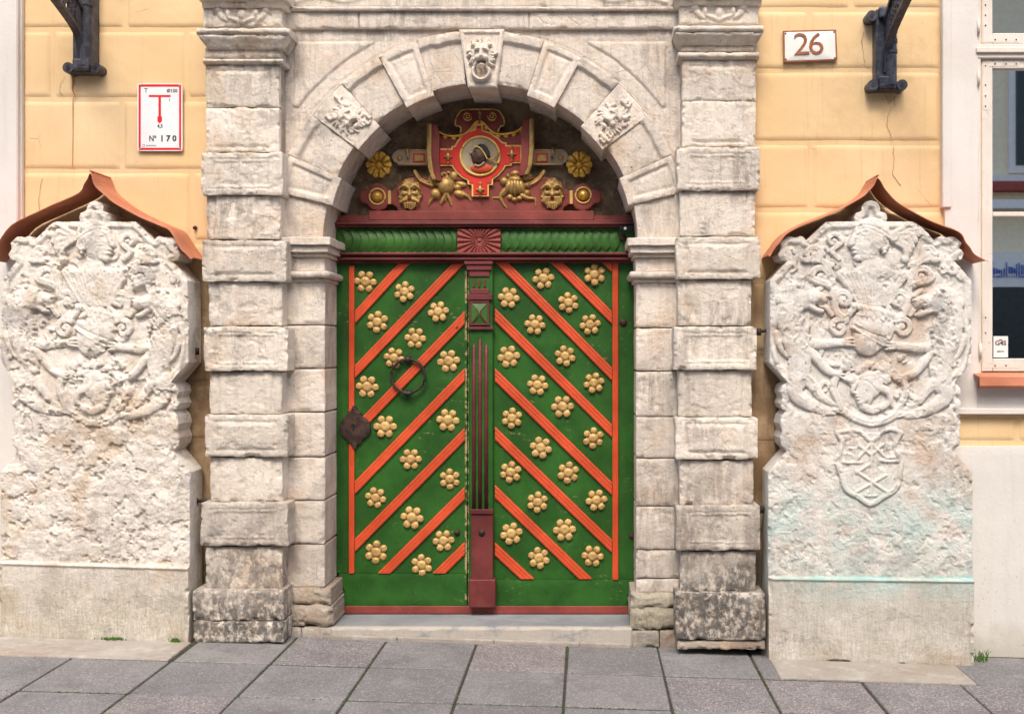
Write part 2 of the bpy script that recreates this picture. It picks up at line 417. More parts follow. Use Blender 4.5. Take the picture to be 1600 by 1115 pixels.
def mk_stucco():
    n = NT('yellow_stucco')
    c = n.mix(n.ss(n.noise(1.6, 5, .55), .35, .7), (.72, .51, .275), (.77, .58, .345))
    c = n.mix(n.m2('MULTIPLY', n.ss(n.noise(1, 5, .6, st=(16, 16, 1.6)), .5, .75), .25), c, (.72, .50, .27))
    ck = n.ss(n.vor(2.7, 'DISTANCE_TO_EDGE', (1, 1, .8)).outputs['Distance'], .006, 0)
    ck = n.m2('MULTIPLY', ck, n.ss(n.noise(2.6, 4, .5, off=3), .62, .68))
    c = n.mix(n.m2('MULTIPLY', ck, .6), c, (.36, .23, .11))
    c = n.mix(n.m2('MULTIPLY', n.m2('MULTIPLY', n.ss(n.noise(1.7, 7, .68, off=19), .48, .64), n.ss(n.noise(14, 6, .7, off=29), .35, .65)), .38), c, (.58, .40, .22))
    c = n.mix(n.m2('MULTIPLY', n.ss(n.noise(1, 6, .7, st=(34, 34, 1.6), off=39), .56, .70), .3), c, (.50, .33, .17))
    c = n.mix(n.m2('MULTIPLY', n.ss(n.noise(70, 3, .5, off=9), .70, .76), .35), c, (.45, .28, .14))
    # old bare dirty render low on the wall
    zz = n.ss(n.m2('MULTIPLY_ADD', n.noise(2.5, 5, .6, off=5), .8, n.z), 2.75, 1.95)
    cl = n.m2('MULTIPLY', zz, .93)
    br = n.mix(n.ss(n.noise(5, 6, .6, off=7), .35, .65), (.20, .125, .07), (.40, .29, .18))
    br = n.mix(n.m2('MULTIPLY', n.ss(n.noise(1, 5, .7, st=(30, 30, 3)), .5, .65), .5), br, (.10, .07, .05))
    br = n.mix(n.ss(n.m2('MULTIPLY_ADD', n.noise(4, 5, .6, off=8), .9, n.z), 1.25, .7), br, (.09, .075, .065))
    near = n.ss(n.m2('ABSOLUTE', n.m2('ADD', n.x, .62)), 2.35, 1.95)
    c = n.mix(n.m2('MULTIPLY', cl, near), c, br)
    h = n.m2('MULTIPLY_ADD', n.noise(90, 5, .6), .4, n.noise(7, 5, .5)); h = n.m2('SUBTRACT', h, n.m2('MULTIPLY', ck, .5))
    return n.fin(c, .88, n.bump(h, .004, .7), spec=.2)
M['stucco'] = mk_stucco()
def mk_white(name, a, b, splat=0):
    n = NT(name); c = n.mix(n.ss(n.noise(2, 5, .6), .35, .7), a, b)
    c = n.mix(n.m2('MULTIPLY', n.ss(n.noise(1, 5, .6, st=(20, 20, 2)), .5, .75), .2), c, tuple(q*.75 for q in a))
    if splat:
        f = n.m2('MULTIPLY', n.ss(n.noise(55, 3, .6, st=(1, 1, .6)), .66, .70), n.ss(n.z, 1.0, .1))
        c = n.mix(n.m2('MULTIPLY', f, .7), c, (.22, .17, .12))
        c = n.mix(n.m2('MULTIPLY', n.ss(n.m2('MULTIPLY_ADD', n.noise(6, 5), .3, n.z), .28, .1), .5), c, (.36, .33, .25))
    return n.fin(c, .8, n.bump(n.noise(50, 5, .6), .002), spec=.25)
M['white'] = mk_white('white_stucco', (.66, .62, .585), (.72, .685, .65))
M['plinth'] = mk_white('grey_white_plinth', (.61, .59, .565), (.67, .65, .62), 1)
M['winpaint'] = paint('window_paint', (.70, .64, .575), worn=(.35, .26, .18), wear=.5, rough=.5, var=.05, dirt=.1, chip=.62)

GAPX = XW(729, .27)
M['green'] = paint('green_door_paint', (.016, .088, .007), worn=(.35, .27, .13), wear=.8, var=.26, rough=.42, edge=[(GAPX, .014)], chip=.63)
M['green_lt'] = paint('green_frieze_paint', (.036, .125, .018), worn=(.2, .2, .1), wear=.2, var=.25, rough=.45)
M['orange'] = paint('orange_red_paint', (.56, .068, .018), worn=(.2, .05, .03), wear=.5, var=.16, rough=.45, chip=.64)
M['red'] = paint('dark_red_paint', (.135, .023, .021), worn=(.30, .12, .08), wear=.5, var=.3, rough=.5)
M['redb'] = paint('board_red_paint', (.22, .042, .032), worn=(.32, .14, .10), wear=.4, var=.25, rough=.55)
M['maroon'] = paint('maroon_paint', (.125, .022, .024), worn=(.2, .1, .07), wear=.5, var=.3, rough=.45)
M['ctred'] = paint('cartouche_red_paint', (.62, .028, .016), wear=.15, var=.12, rough=.45)
M['medal'] = paint('medallion_ground_paint', (.38, .31, .20), wear=.2, var=.2, rough=.6)
M['strap'] = paint('strap_grey_paint', (.36, .28, .21), wear=.4, var=.25, rough=.6)
M['skin'] = paint('dark_brown_paint', (.075, .032, .022), wear=.1, var=.2, rough=.45)
M['hair'] = paint('black_paint', (.02, .02, .024), worn=(.2, .2, .2), wear=.5, var=.2, rough=.4)
M['black'] = paint('eye_paint', (.012, .014, .022), wear=0, var=.1, rough=.3)
def mk_gold(name, a, b, metal, rough, dk=.5):
    n = NT(name); c = n.mix(n.ss(n.noise(25, 6, .65), .32, .62), a, b)
    c = n.mix(n.m2('MULTIPLY', n.ss(n.noise(60, 5, .7, off=4), .52, .68), dk), c, (.14, .075, .02))
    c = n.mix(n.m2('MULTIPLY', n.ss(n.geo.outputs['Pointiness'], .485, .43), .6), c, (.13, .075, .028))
    m = n.m2('MULTIPLY_ADD', n.rnd(), .15, metal)
    return n.fin(c, rough, n.bump(n.noise(80, 5, .6), .0012), metal=m, spec=.4)
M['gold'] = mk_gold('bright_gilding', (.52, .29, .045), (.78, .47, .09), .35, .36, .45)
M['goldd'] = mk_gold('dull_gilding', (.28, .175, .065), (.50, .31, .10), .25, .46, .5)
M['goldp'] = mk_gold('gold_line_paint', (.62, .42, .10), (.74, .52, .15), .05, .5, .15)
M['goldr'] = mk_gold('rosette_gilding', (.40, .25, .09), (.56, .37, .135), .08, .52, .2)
def mk_iron(name, a, b, rough=.5, metal=.4):
    n = NT(name); c = n.mix(n.ss(n.noise(18, 6, .65), .38, .64), a, b)
    c = n.mix(n.m2('MULTIPLY', n.ss(n.noise(50, 5, .7, off=4), .58, .68), .5), c, (.15, .055, .025))
    return n.fin(c, rough, n.bump(n.noise(70, 5, .6), .002), metal=metal)
M['iron'] = mk_iron('dark_forged_iron', (.022, .018, .017), (.06, .045, .04))
M['ironp'] = mk_iron('rusty_iron_plate', (.035, .022, .02), (.085, .05, .04), .6)
M['cast'] = mk_iron('slate_painted_cast_iron', (.038, .038, .048), (.085, .085, .10), .42, .15)
M['castb'] = mk_iron('blue_black_cast_iron', (.025, .03, .045), (.075, .085, .115), .38, .15)
M['copper'] = paint('terracotta_painted_sheet', (.52, .19, .105), worn=(.34, .15, .09), wear=.4, var=.15, rough=.5)
def mk_tymp():
    n = NT('patinated_board')
    c = n.mix(n.ss(n.noise(5, 8, .7), .38, .62), (.10, .068, .042), (.23, .17, .105))
    c = n.mix(n.m2('MULTIPLY', n.ss(n.noise(34, 6, .75, off=4), .54, .66), .6), c, (.36, .26, .14))
    c = n.mix(n.m2('MULTIPLY', n.ss(n.noise(1, 4, .6, st=(3, 3, 20), off=2), .55, .66), .3), c, (.10, .03, .03))
    return n.fin(c, .7, n.bump(n.noise(60, 6, .7), .004))
M['tymp'] = mk_tymp()
def mk_slab(name, base, grain):
    n = NT(name)
    rr = n.rnd()
    c = n.mix(n.ss(n.noise(2.3, 6, .6), .35, .68), tuple(q*.86 for q in base), tuple(q*1.12 for q in base))
    c = n.mix(n.m2('MULTIPLY', n.ss(rr, .55, .85), .4), c, tuple(a*b for a, b in zip(base, (1.22, 1.13, 1.10))))
    c = n.mix(n.m2('MULTIPLY', n.ss(rr, .25, .05), .5), c, tuple(q*.72 for q in base))
    v = n.vor(150); vc = n.t.nodes.new('ShaderNodeSeparateColor'); n.t.links.new(v.outputs['Color'], vc.inputs[0])
    c = n.mix(n.m2('MULTIPLY', n.ss(vc.outputs[0], .70, .95), grain), c, (.50, .44, .42))
    c = n.mix(n.m2('MULTIPLY', n.ss(vc.outputs[1], .68, .95), grain), c, (.075, .07, .075))
    c = n.mix(n.m2('MULTIPLY', n.ss(n.noise(5, 7, .72, off=5), .50, .68), .5), c, (.115, .11, .11)); c = n.mix(n.m2('MULTIPLY', n.ss(n.noise(3.2, 7, .7, off=25), .54, .66), .4), c, (.30, .285, .27))
    c = n.mix(n.m2('MULTIPLY', n.ss(n.noise(22, 2, .5, off=15), .72, .75), .6), c, (.07, .065, .065))
    return n.fin(c, .85, n.bump(n.m2('MULTIPLY_ADD', vc.outputs[0], .3, n.noise(60, 5, .7)), .004, .8), spec=.25)
M['slab'] = mk_slab('concrete_flag', (.200, .200, .203), .35)
M['slabg'] = mk_slab('pink_aggregate_flag', (.20, .190, .193), .6)
def mk_simple(name, col, rough=.6, metal=0, var=.12, sc=10, bump=.002):
    n = NT(name); c = n.mix(n.ss(n.noise(sc, 5, .6), .35, .68), tuple(q*(1-var) for q in col), tuple(min(1, q*(1+var)) for q in col))
    return n.fin(c, rough, n.bump(n.noise(sc*6, 4, .6), bump), metal=metal)
M['soil'] = mk_simple('joint_dirt', (.055, .05, .038), .95, var=.4, sc=30)
M['asphalt'] = mk_simple('street_stone', (.16, .155, .15), .9, var=.3, sc=8)
M['enamel'] = mk_simple('white_enamel', (.80, .79, .76), .18, var=.03, bump=.0006, sc=5)
M['signw'] = mk_simple('white_sign_plastic', (.76, .77, .79), .35, var=.02, bump=.0002)
M['signr'] = mk_simple('red_print', (.66, .02, .025), .4, var=.05, bump=0)
M['signk'] = mk_simple('dark_print', (.05, .05, .045), .5, var=.2, bump=0)
M['brownp'] = mk_simple('brown_enamel', (.30, .105, .045), .35, var=.25, sc=30)
M['grass'] = mk_simple('grass_blade', (.06, .15, .018), .6, var=.4, sc=40, bump=0)
M['moss'] = mk_simple('joint_moss', (.045, .075, .02), .95, var=.5, sc=60, bump=.004)
M['plastic'] = mk_simple('black_plastic', (.015, .015, .016), .35)
M['lens'] = mk_simple('clear_lens', (.7, .72, .72), .15)
def mk_glass():
    n = NT('window_glass'); n.p.inputs['Base Color'].default_value = (.10, .10, .09, 1)
    n.p.inputs['Roughness'].default_value = .015; n.p.inputs['Specular IOR Level'].default_value = 1.0; n.p.inputs['IOR'].default_value = 8.5
    return n.m
M['glass'] = mk_glass()
# ============================================================ SETTING: ground and paving
g = MB(); 
for (x0, x1) in ((-60, 60),):
    a = [g.bm.verts.new((x, y, gz(x)-.07)) for x, y in ((x0, -60), (x1, -60), (x1, 30), (x0, 30))]; g.bm.faces.new(a)
tag(g.make('ground', M['soil']), kind='structure')
g = MB(); a = [g.bm.verts.new((x, y, gz(x)-.02)) for x, y in ((-40, -13.5), (40, -13.5), (40, -4.6), (-40, -4.6))]; g.bm.faces.new(a)
tag(g.make('street', M['asphalt']), kind='structure')
g = MB(); a = [g.bm.verts.new((x, y, gz(x)-.0075)) for x, y in ((-7, -4.55), (7, -4.55), (7, .03), (-7, .03))]; g.bm.faces.new(a)
tag(g.make('joint_sand', M['soil']), kind='structure')
pv = empty('pavement', '', ''); del pv['label']; del pv['category']; pv['kind'] = 'structure'
SLOPE = math.atan(.030)
def slab(x0, x1, y0, y1, mat, name='paving_slab', tilt=True, dz=0):
    cx = (x0+x1)/2; b = MB(); hw = (x1-x0)/2; b.box(-hw, hw, y0-(y0+y1)/2, y1-(y0+y1)/2, -.06, 0, .007, 2)
    o = b.make(name, mat, pv); o.location = (cx+random.uniform(-.002, .002), (y0+y1)/2, gz(cx)+dz+random.uniform(-.0025, .002))
    o.rotation_euler = (random.uniform(-.003, .003), SLOPE+random.uniform(-.003, .003), random.uniform(-.004, .004)); return o
rows = [(-.015, -.517)]+[(-.536-.5*i, -1.018-.5*i) for i in range(8)]
stones = None
for r, (ya, yb) in enumerate(rows):
    for k in range(-12, 12):
        x0 = -.100+.5*k+.005; x1 = x0+.488
        y1 = ya
        if r == 0:
            if x0 < -2.15 or x0 > .95: continue
        gm = (k*7+r*5) % 11 in (1, 4) or (r == 1 and k == 2) or (k, r) == (4, 1)
        slab(x0, x1, yb, y1, M['slabg'] if gm else M['slab'])
# row against the wall left and right: pale kerb strips and short flags
x = -6.1
for (x0, x1) in ((-6, -4.9), (-4.895, -3.6), (-3.595, -2.125)):
    slab(x0, x1, -.513, -.19, M['slab']) if x1 < -4 else slab(x0, x1, -.513, -.20, M['kerb'], 'kerb_stone', dz=.004)
slab(.99, 1.99, -.513, -.20, M['kerb'], 'kerb_stone', dz=.006)
slab(1.42, 1.98, -.19, .04, M['kerb'], 'kerb_stone', dz=-.006)
slab(1.995, 2.49, -.513, -.015, M['slab']); slab(2.50, 2.99, -.513, -.015, M['slab']); slab(3.0, 3.49, -.513, -.015, M['slab'])
slab(-6, -2.15, -.19, .04, M['kerb'], 'kerb_stone', dz=-.004)

# ============================================================ HOUSE FACADE
WY = .03
hs = empty('townhouse', 'yellow stuccoed townhouse with white pilaster strips and a window at the right', 'house', (0, WY, 0))
b = MB(); b.box(-7, XW(441, 0), WY+.012, .5, -.2, 5).box(XW(1056, 0), XW(1540, 0), WY+.012, .5, -.2, 5).box(XW(1540, 0), 7, WY+.012, .5, -.2, ZW(584, 0)).box(XW(1540, 0), 7, .5, .6, -.2, 5).box(XW(441, 0)+.0, XW(1056, 0), .42, .6, -.2, 5); b.make('wall', M['stucco'], hs)
def sblk(x0, y0, x1, y1, seed=0):
    def dr(h): h.H += .006*fbm(h.X, h.Y, 60, 4, seed)+.0015*fbm(h.X, h.Y, 7, 2, seed)
    relief('stucco_block', rpoly(x0, y0, x1, y1, .5, seed, 9), dr, WY+.004, .02, M['stucco'], hs, 4, bev=6, bevh=.010)
G = 3.2
sd_ = 0
for (y0, y1, xs) in ((-60, 46, (33, 195, 330)), (46, 155, (33, 82, 291, 330)), (155, 267, (33, 190, 330)), (267, 378, (33, 300, 330)), (378, 490, (-40, 190, 330)), (490, 600, (-40, 82, 330)), (600, 688, (-60, 190, 330))):
    for a, c in zip(xs, xs[1:]): sd_ += 1; sblk(a+G, y0+G, c-G, y1-G, sd_)
for (y0, y1, xs) in ((-60, 15, (1175, 1330, 1472)), (15, 110, (1175, 1265, 1472)), (110, 223, (1175, 1472)), (223, 328, (1175, 1267, 1476)), (328, 440, (1175, 1476)), (440, 552, (1175, 1330, 1476)), (552, 692, (1175, 1400, 1476)), (648, 692, (1484, 1590)), (648, 692, (1590, 1720))):
    for a, c in zip(xs, xs[1:]): sd_ += 1; sblk(a+G, y0+G, c-G, y1-G, sd_)

relief('plinth', rpoly(-300, 692, 60, 1030, 0), lambda h: None, WY-.012, .05, M['plinth'], hs, 12)
relief('plinth', rpoly(1484, 697, 2000, 1048, .3, 3), lambda h: None, WY-.015, .05, M['plinth'], hs, 8, bev=3, bevh=.004)
# white strips
MB().pbox(-300, -80, 27, 1020, WY-.05, .06, .006).pbox(27, -80, 34, 1020, WY-.02, .03, .003).make('pilaster_strip', M['white'], hs)
relief('pilaster_strip', rpoly(1477, -60, 1528, 646, .2, 4), None, WY-.02, .05, M['white'], hs, 6, bev=2, bevh=.004)
MB().pbox(1473, -60, 1487, 324, WY-.035, .05, .004).make('pilaster_moulding', M['white'], hs)
relief('window_apron', rpoly(1528, 606, 2000, 640, 0), None, WY-.018, .05, M['white'], hs, 8)
MB().pbox(1492, 638, 2000, 647, WY-.045, .06, .003).make('string_course', M['white'], hs)
# window: frame, casement parts, glass
wn = MB().pbox(1526, -60, 1533, 585, .02, .1, .004).pbox(1526, 69, 1900, 91, .015, .1, .004).pbox(1526, 74, 1900, 82, .0, .1, .003).make('window', M['winpaint'], hs)
def wp(name, x0, y0, x1, y1, Y=.035, dep=.05, m='winpaint', bev=.003): return MB().pbox(x0, y0, x1, y1, Y, dep, bev).make(name, M[m], wn)
wp('upper_sash', 1534, -60, 1551, 69); wp('upper_sash_rail', 1551, 52, 1900, 69)
wp('casement_stile', 1534, 92, 1551, 580); wp('casement_rail', 1551.3, 92, 1900, 107); wp('casement_rail', 1551.3, 560, 1900, 580); wp('glazing_bar', 1551.3, 331, 1900, 338, .045, .03)
wp('pane', 1548, 105, 1900, 333, .062, .006, 'glass', 0); wp('pane', 1548, 336, 1900, 562, .0635, .006, 'glass', 0); wp('pane', 1548, -60, 1900, 54, .062, .006, 'glass', 0)
for (hx, hy) in ((1529, 42), (1529, 122), (1532, 548)):
    MB().tube([P(hx, hy-11, .008), P(hx, hy+11, .008)], .0075, 10).tube([P(hx, hy-14, .008), P(hx, hy+14, .008)], .0045, 8).make('hinge', M['winpaint'], wn, True)
def plate(pts):
    MB_ = relief('hinge_plate', pts, None, .033, .004, M['winpaint'], wn, 3)
plate([(1536, 112), (1536, 96), (1592, 96), (1592, 103), (1545, 104), (1545, 172), (1536, 172)])
plate([(1536, 490), (1545, 490), (1545, 566), (1592, 568), (1592, 575), (1536, 575)])
plate([(1536, 0), (1545, 0), (1545, 58), (1592, 58), (1592, 66), (1536, 66)])
sc = MB()
for (x, y) in [(1540, 103), (1540, 133), (1540, 150), (1540, 166), (1555, 100), (1572, 100), (1588, 100), (1540, 8), (1540, 24), (1540, 40), (1555, 62), (1572, 62), (1588, 62), (1540, 496), (1540, 520), (1555, 571), (1572, 571)]:
    sc.dome(P(x, y, .031), .0045, .003, 8, 2)
sc.make('screw', M['ironp'], wn, True, kind='stuff')
# sill sheet
def sillp():
    m = MB(); z0, z1 = ZW(610, 0), ZW(582, 0)
    m.prism([(.03, z1+.0), (-.085, z1-.022), (-.09, z1-.07), (-.07, z1-.085), (-.075, z1-.03), (.03, z1-.008)], 'x', XW(1527, -.05), XW(2000, -.05)); return m.make('window_sill', M['copper'], hs)
sillp()
# G4S sticker on the pane
stk = MB().pbox(1552.5, 525, 1575, 558, .0605, .001).make('security_sticker', M['enamel'], None); tag(stk, 'small white G4S alarm sticker stuck inside the lower window corner', 'sticker')

def text(name, s, px, py, hpx, Y, mat, parent, align='CENTER', sx=1.0, ext=.0008, spacing=1.0, rot=0, bold=0):
    cu = bpy.data.curves.new(name, 'FONT'); cu.body = s; cu.size = hpx*(CD+Y)/F/.72; cu.align_x = align; cu.align_y = 'BOTTOM_BASELINE'; cu.extrude = ext; cu.space_character = spacing; cu.offset = bold
    cu.resolution_u = 3
    t = bpy.data.objects.new(name, cu); COL.objects.link(t)
    me = bpy.data.meshes.new_from_object(t.evaluated_get(bpy.context.evaluated_depsgraph_get()))
    bpy.data.objects.remove(t); bpy.data.curves.remove(cu)
    me.transform(Matrix.Translation(P(px, py, Y)) @ Matrix.Rotation(R(90), 4, 'X') @ Matrix.Rotation(R(rot), 4, 'Z') @ Matrix.Diagonal((sx, 1, 1, 1)))
    me.materials.clear(); return link(name, me, mat, parent)
text('lettering', 'G4S', 1563.5, 539, 7.2, .0598, M['signk'], stk, sx=1.05, bold=.0007)
MB().pbox(1561, 530, 1566, 532, .0596, .0004).make('red_mark', M['signr'], stk)
text('lettering', 'alarm', 1563.5, 550, 3.5, .0598, M['signk'], stk)

# ============================================================ STONE PORTAL
po = empty('stone_portal', 'weathered limestone portal of banded pilasters and round arch framing the green door', 'portal', (XW(750, 0), 0, 0))
b = MB()
b.pbox(329, -60, 440, 1004, -.075, .2).pbox(1066, -60, 1172, 1012, -.075, .2); b.make('mortar_core', M['mortar'], po)
def block(x0, y0, x1, y1, Y, panel=None, seed=0, name='pilaster_block', mat='portal', back=.16, rough=1.0, cell=1.7, amp=1.0, bev=5, carve=None, par=None):
    def dr(h):
        h.H += rough*(.010*fbm(h.X, h.Y, 45, 5, seed, .5)+.0025*fbm(h.X, h.Y, 9, 3, seed+3, .6))
        # chipped arrises
        n = fbm(h.X, h.Y, 13, 4, seed+7); h.H -= .012*rough*sst(7, 0, h.d)*sst(.06, .20, n)
        h.H += rough*.0025*fbm(h.X, h.Y*2.2, 5, 3, seed+11, .6)-.005*rough*sst(.10, .22, fbm(h.X, h.Y, 24, 4, seed+13, .6))
        if panel:
            a, b_, c, d, hh = panel
            q = np.minimum(np.minimum(h.X-a, c-h.X), np.minimum(h.Y-b_, d-h.Y))+3*fbm(h.X, h.Y, 12, 2, seed+5)
            h.H += hh*sst(0, 5, q)
            h.H -= .005*np.exp(-((q+1.5)/1.6)**2)
        if carve: carve(h)
    return relief(name, rpoly(x0, y0, x1, y1, amp, seed, 5, cut=1.5), dr, Y, back, M[mat], par or po, cell, bev=min(bev, 3) if bev < 8 else bev, bevh=.006 if bev < 8 else .012)
PF, BF = -.115, -.148
L = [('b', 313, 238, 441, 305), ('s', 322, 306, 437, 374), ('b', 315, 375, 447, 440), ('s', 326, 441, 440, 509), ('b', 318, 510, 449, 580), ('s', 327, 581, 440, 647),
     ('b', 320, 648, 449, 714), ('s', 328, 715, 441, 784), ('b', 313, 785, 449, 853), ('s', 321, 854, 441, 921), ('k', 301, 922, 443, 970), ('k', 302, 971, 443, 1004)]
Rr = [('b', 1058, 230, 1188, 298), ('s', 1063, 299, 1180, 369), ('b', 1057, 370, 1188, 436), ('s', 1059, 437, 1174, 509), ('b', 1053, 510, 1183, 578), ('s', 1060, 579, 1175, 651),
      ('b', 1056, 652, 1184, 718), ('s', 1062, 719, 1178, 789), ('b', 1057, 790, 1188, 860), ('s', 1063, 861, 1181, 926), ('k', 1056, 927, 1196, 1000), ('t', 1058, 1001, 1196, 1014)]
for S in (L, Rr):
    for i, (k, x0, y0, x1, y1) in enumerate(S):
        sd = 20+i+(50 if S is Rr else 0)
        if k == 'b':
            hh = (.007 if i % 4 else -.008)
            block(x0, y0, x1, y1-.8, BF, (x0+18, y0+12, x1-19, y1-12, hh), sd, amp=1.6, rough=1.2)
        elif k == 's': block(x0, y0, x1, y1-.8, PF, (x0+15, y0-20, x1-14, y1+20, .006), sd, name='shaft_stone', amp=1.2)
        elif k == 'k': block(x0, y0, x1, y1-.8, BF-.03-(.01 if y0 > 960 else 0), None, sd, name='base_block', back=.2, amp=1.4, rough=1.2)
        else: block(x0, y0, x1, y1, BF-.02, None, sd, name='footing_stone', back=.2, mat='brownstone', amp=2)
# upper shafts and capitals
for (x0, x1, ya, yb, ym, s_) in ((321, 436, 99, 237, 168, 1), (1066, 1181, 92, 229, 158, 2)):
    block(x0, ya, x1, ym-.6, PF, (x0+14, ya+13, x1-17, yb+30, .006), 80+s_, name='shaft_stone', amp=1.2)
    block(x0, ym+.6, x1, yb, PF, (x0+14, ya-30, x1-17, yb-8, .006), 84+s_, name='shaft_stone', amp=1.2)
def cap(x0, x1, tops, dx):
    # list: (y0,y1,grow,proud)
    for i, (a, c, g_, pr, prof) in enumerate(tops):
        sd = int(x0)+i
        def dr(h, a=a, c=c, prof=prof, sd=sd):
            t = (h.Y-a)/(c-a)
            if prof == 'cyma': h.H -= .035*sst(0, 1, t)
            if prof == 'bead': h.H += .014*np.sqrt(np.clip(1-(2*t-1)**2, 0, 1))-.014
            if prof == 'cove': h.H -= .02*(1-(1-t)**2)
            h.H += .006*fbm(h.X, h.Y, 20, 4, sd)
            n = fbm(h.X, h.Y, 15, 3, sd+4); h.H -= .014*sst(6, 0, h.d)*sst(.05, .25, n)
            if prof == 'drape':
                mx = (x0+x1)/2
                for sx in (-1, 1):
                    h.stroke([(mx+sx*38, a+5), (mx+sx*30, a+17), (mx+sx*20, a+20), (mx, a+25)], 6, 4, .018)
                    h.dome(mx+sx*22, a+12, 4, 7, .02)
                    h.groove([(mx+sx*44, a+14), (mx+sx*30, a+9), (mx+sx*24, a+20), (mx+sx*8, a+26)], 1.6, .010)
                h.dome(mx, a+14, 7, 9, .022); h.dome(mx, a+22, 12, 5, .012)
        # wrap: use polygons that flare where the profile does
        if prof == 'cyma': pl = [(x0-g_, a), (x1+g_, a), (x1+g_*.85, a+(c-a)*.3), (x1+1, c), (x0-1, c), (x0-g_*.85, a+(c-a)*.3)]
        else: pl = rpoly(x0-g_, a, x1+g_, c, .7, sd, 5)
        relief('capital_moulding', pl, dr, PF-pr, .14+pr, M['portal'], po, 1.6, bev=3, bevh=.008)
cap(321, 436, [(-30, -.5, 12, .06, None), (0, 9, 8, .045, 'cove'), (10, 41, 4, .0, 'drape'), (42, 53, 15, .07, 'bead'), (53.6, 73, 12, .06, 'cyma'), (73.6, 90, 2, .0, None), (90.6, 98.5, 5, .03, 'bead')], 0)
cap(1066, 1181, [(-30, -3.5, 12, .06, None), (-3, 5, 10, .045, 'cove'), (6, 38, 4, .0, 'drape'), (38.6, 49, 13, .07, 'bead'), (49.6, 66, 11, .06, 'cyma'), (66.6, 80, 2, .0, None), (80.6, 91, 6, .03, 'bead')], 0)
# jambs (front face in plane 0, sides run back to the door)
for i, (y0, y1) in enumerate(((436, 507), (508, 575), (576, 643), (644, 713), (714, 781), (782, 849), (850, 918))):
    block(436, y0+.5, 507, y1-.2, 0, None, 110+i, 'jamb_stone', 'jamb', .36, .8, 2.2, .5, bev=4)
for i, (y0, y1) in enumerate(((440, 511), (512, 579), (580, 650), (651, 715), (716, 790), (791, 858), (859, 903), (904, 926))):
    block(994, y0+.5, 1064, y1-.2, 0, None, 130+i, 'jamb_stone', 'jamb' if i != 6 else 'jamb', .36, .8, 2.2, .5, bev=4)
# splayed foot stones
block(440, 919, 517, 945, -.02, None, 150, 'foot_stone', 'brownstone', .36, 1.6, 2, 2, bev=8)
block(440, 946, 519, 979, -.03, None, 151, 'foot_stone', 'brownstone', .36, 2.0, 2, 2.5, bev=12)
block(440, 980, 470, 1000, -.02, None, 152, 'foot_stone', 'kerb', .3, 1, 2, 1); block(471, 980, 521, 1001, -.02, None, 153, 'foot_stone', 'kerb', .3, 1, 2, 1)
block(986, 927, 1062, 950, -.02, None, 154, 'foot_stone', 'greenstone', .36, 1.6, 2, 2, bev=8)
block(985, 951, 1062, 984, -.03, None, 155, 'foot_stone', 'greenstone', .36, 2, 2, 2.5, bev=12)
block(984, 985, 1030, 1012, -.02, None, 156, 'foot_stone', 'kerb', .3, 1, 2, 1); block(1031, 985, 1066, 1018, -.02, None, 157, 'foot_stone', 'brownstone', .3, 1, 2, 1)
# imposts
def impost(sgn, xin, y0):
    m = []
    xo = XW(438, 0) if sgn < 0 else XW(1062, 0)
    for (a, c, pr, pf, nm) in ((372, 384, .052, .085, 0), (384.4, 395, .036, .062, 0), (395.4, 401, .018, .035, 0), (401.4, 423, .004, .012, 0), (423.4, 434, .040, .055, 1), (434.4, 439.4, .014, .02, 0)):
        a += y0; c += y0
        xi = xin+(pr if sgn < 0 else -pr)
        b = MB(); z1, z0 = ZW(a, -.03), ZW(c, -.03)
        bv = .004 if not nm else (z1-z0)*.45
        b.box(min(xo, xi), max(xo, xi), -pf, .345, z0, z1, bv, 1 if not nm else 4)
        # subdivide a little and roughen
        bmesh.ops.subdivide_edges(b.bm, edges=[e for e in b.bm.edges if e.calc_length() > .05], cuts=6, use_grid_fill=True)
        for v in b.bm.verts:
            q = v.co*40; v.co += Vector((math.sin(q.z*1.7+q.x), math.sin(q.x*1.3+q.y*.7), math.sin(q.x*.9+q.y*1.1)))*.0012
        b.make('impost_moulding', M['jamb'], po)
impost(-1, XW(507, 0), 0); impost(1, XW(994, 0), 1)
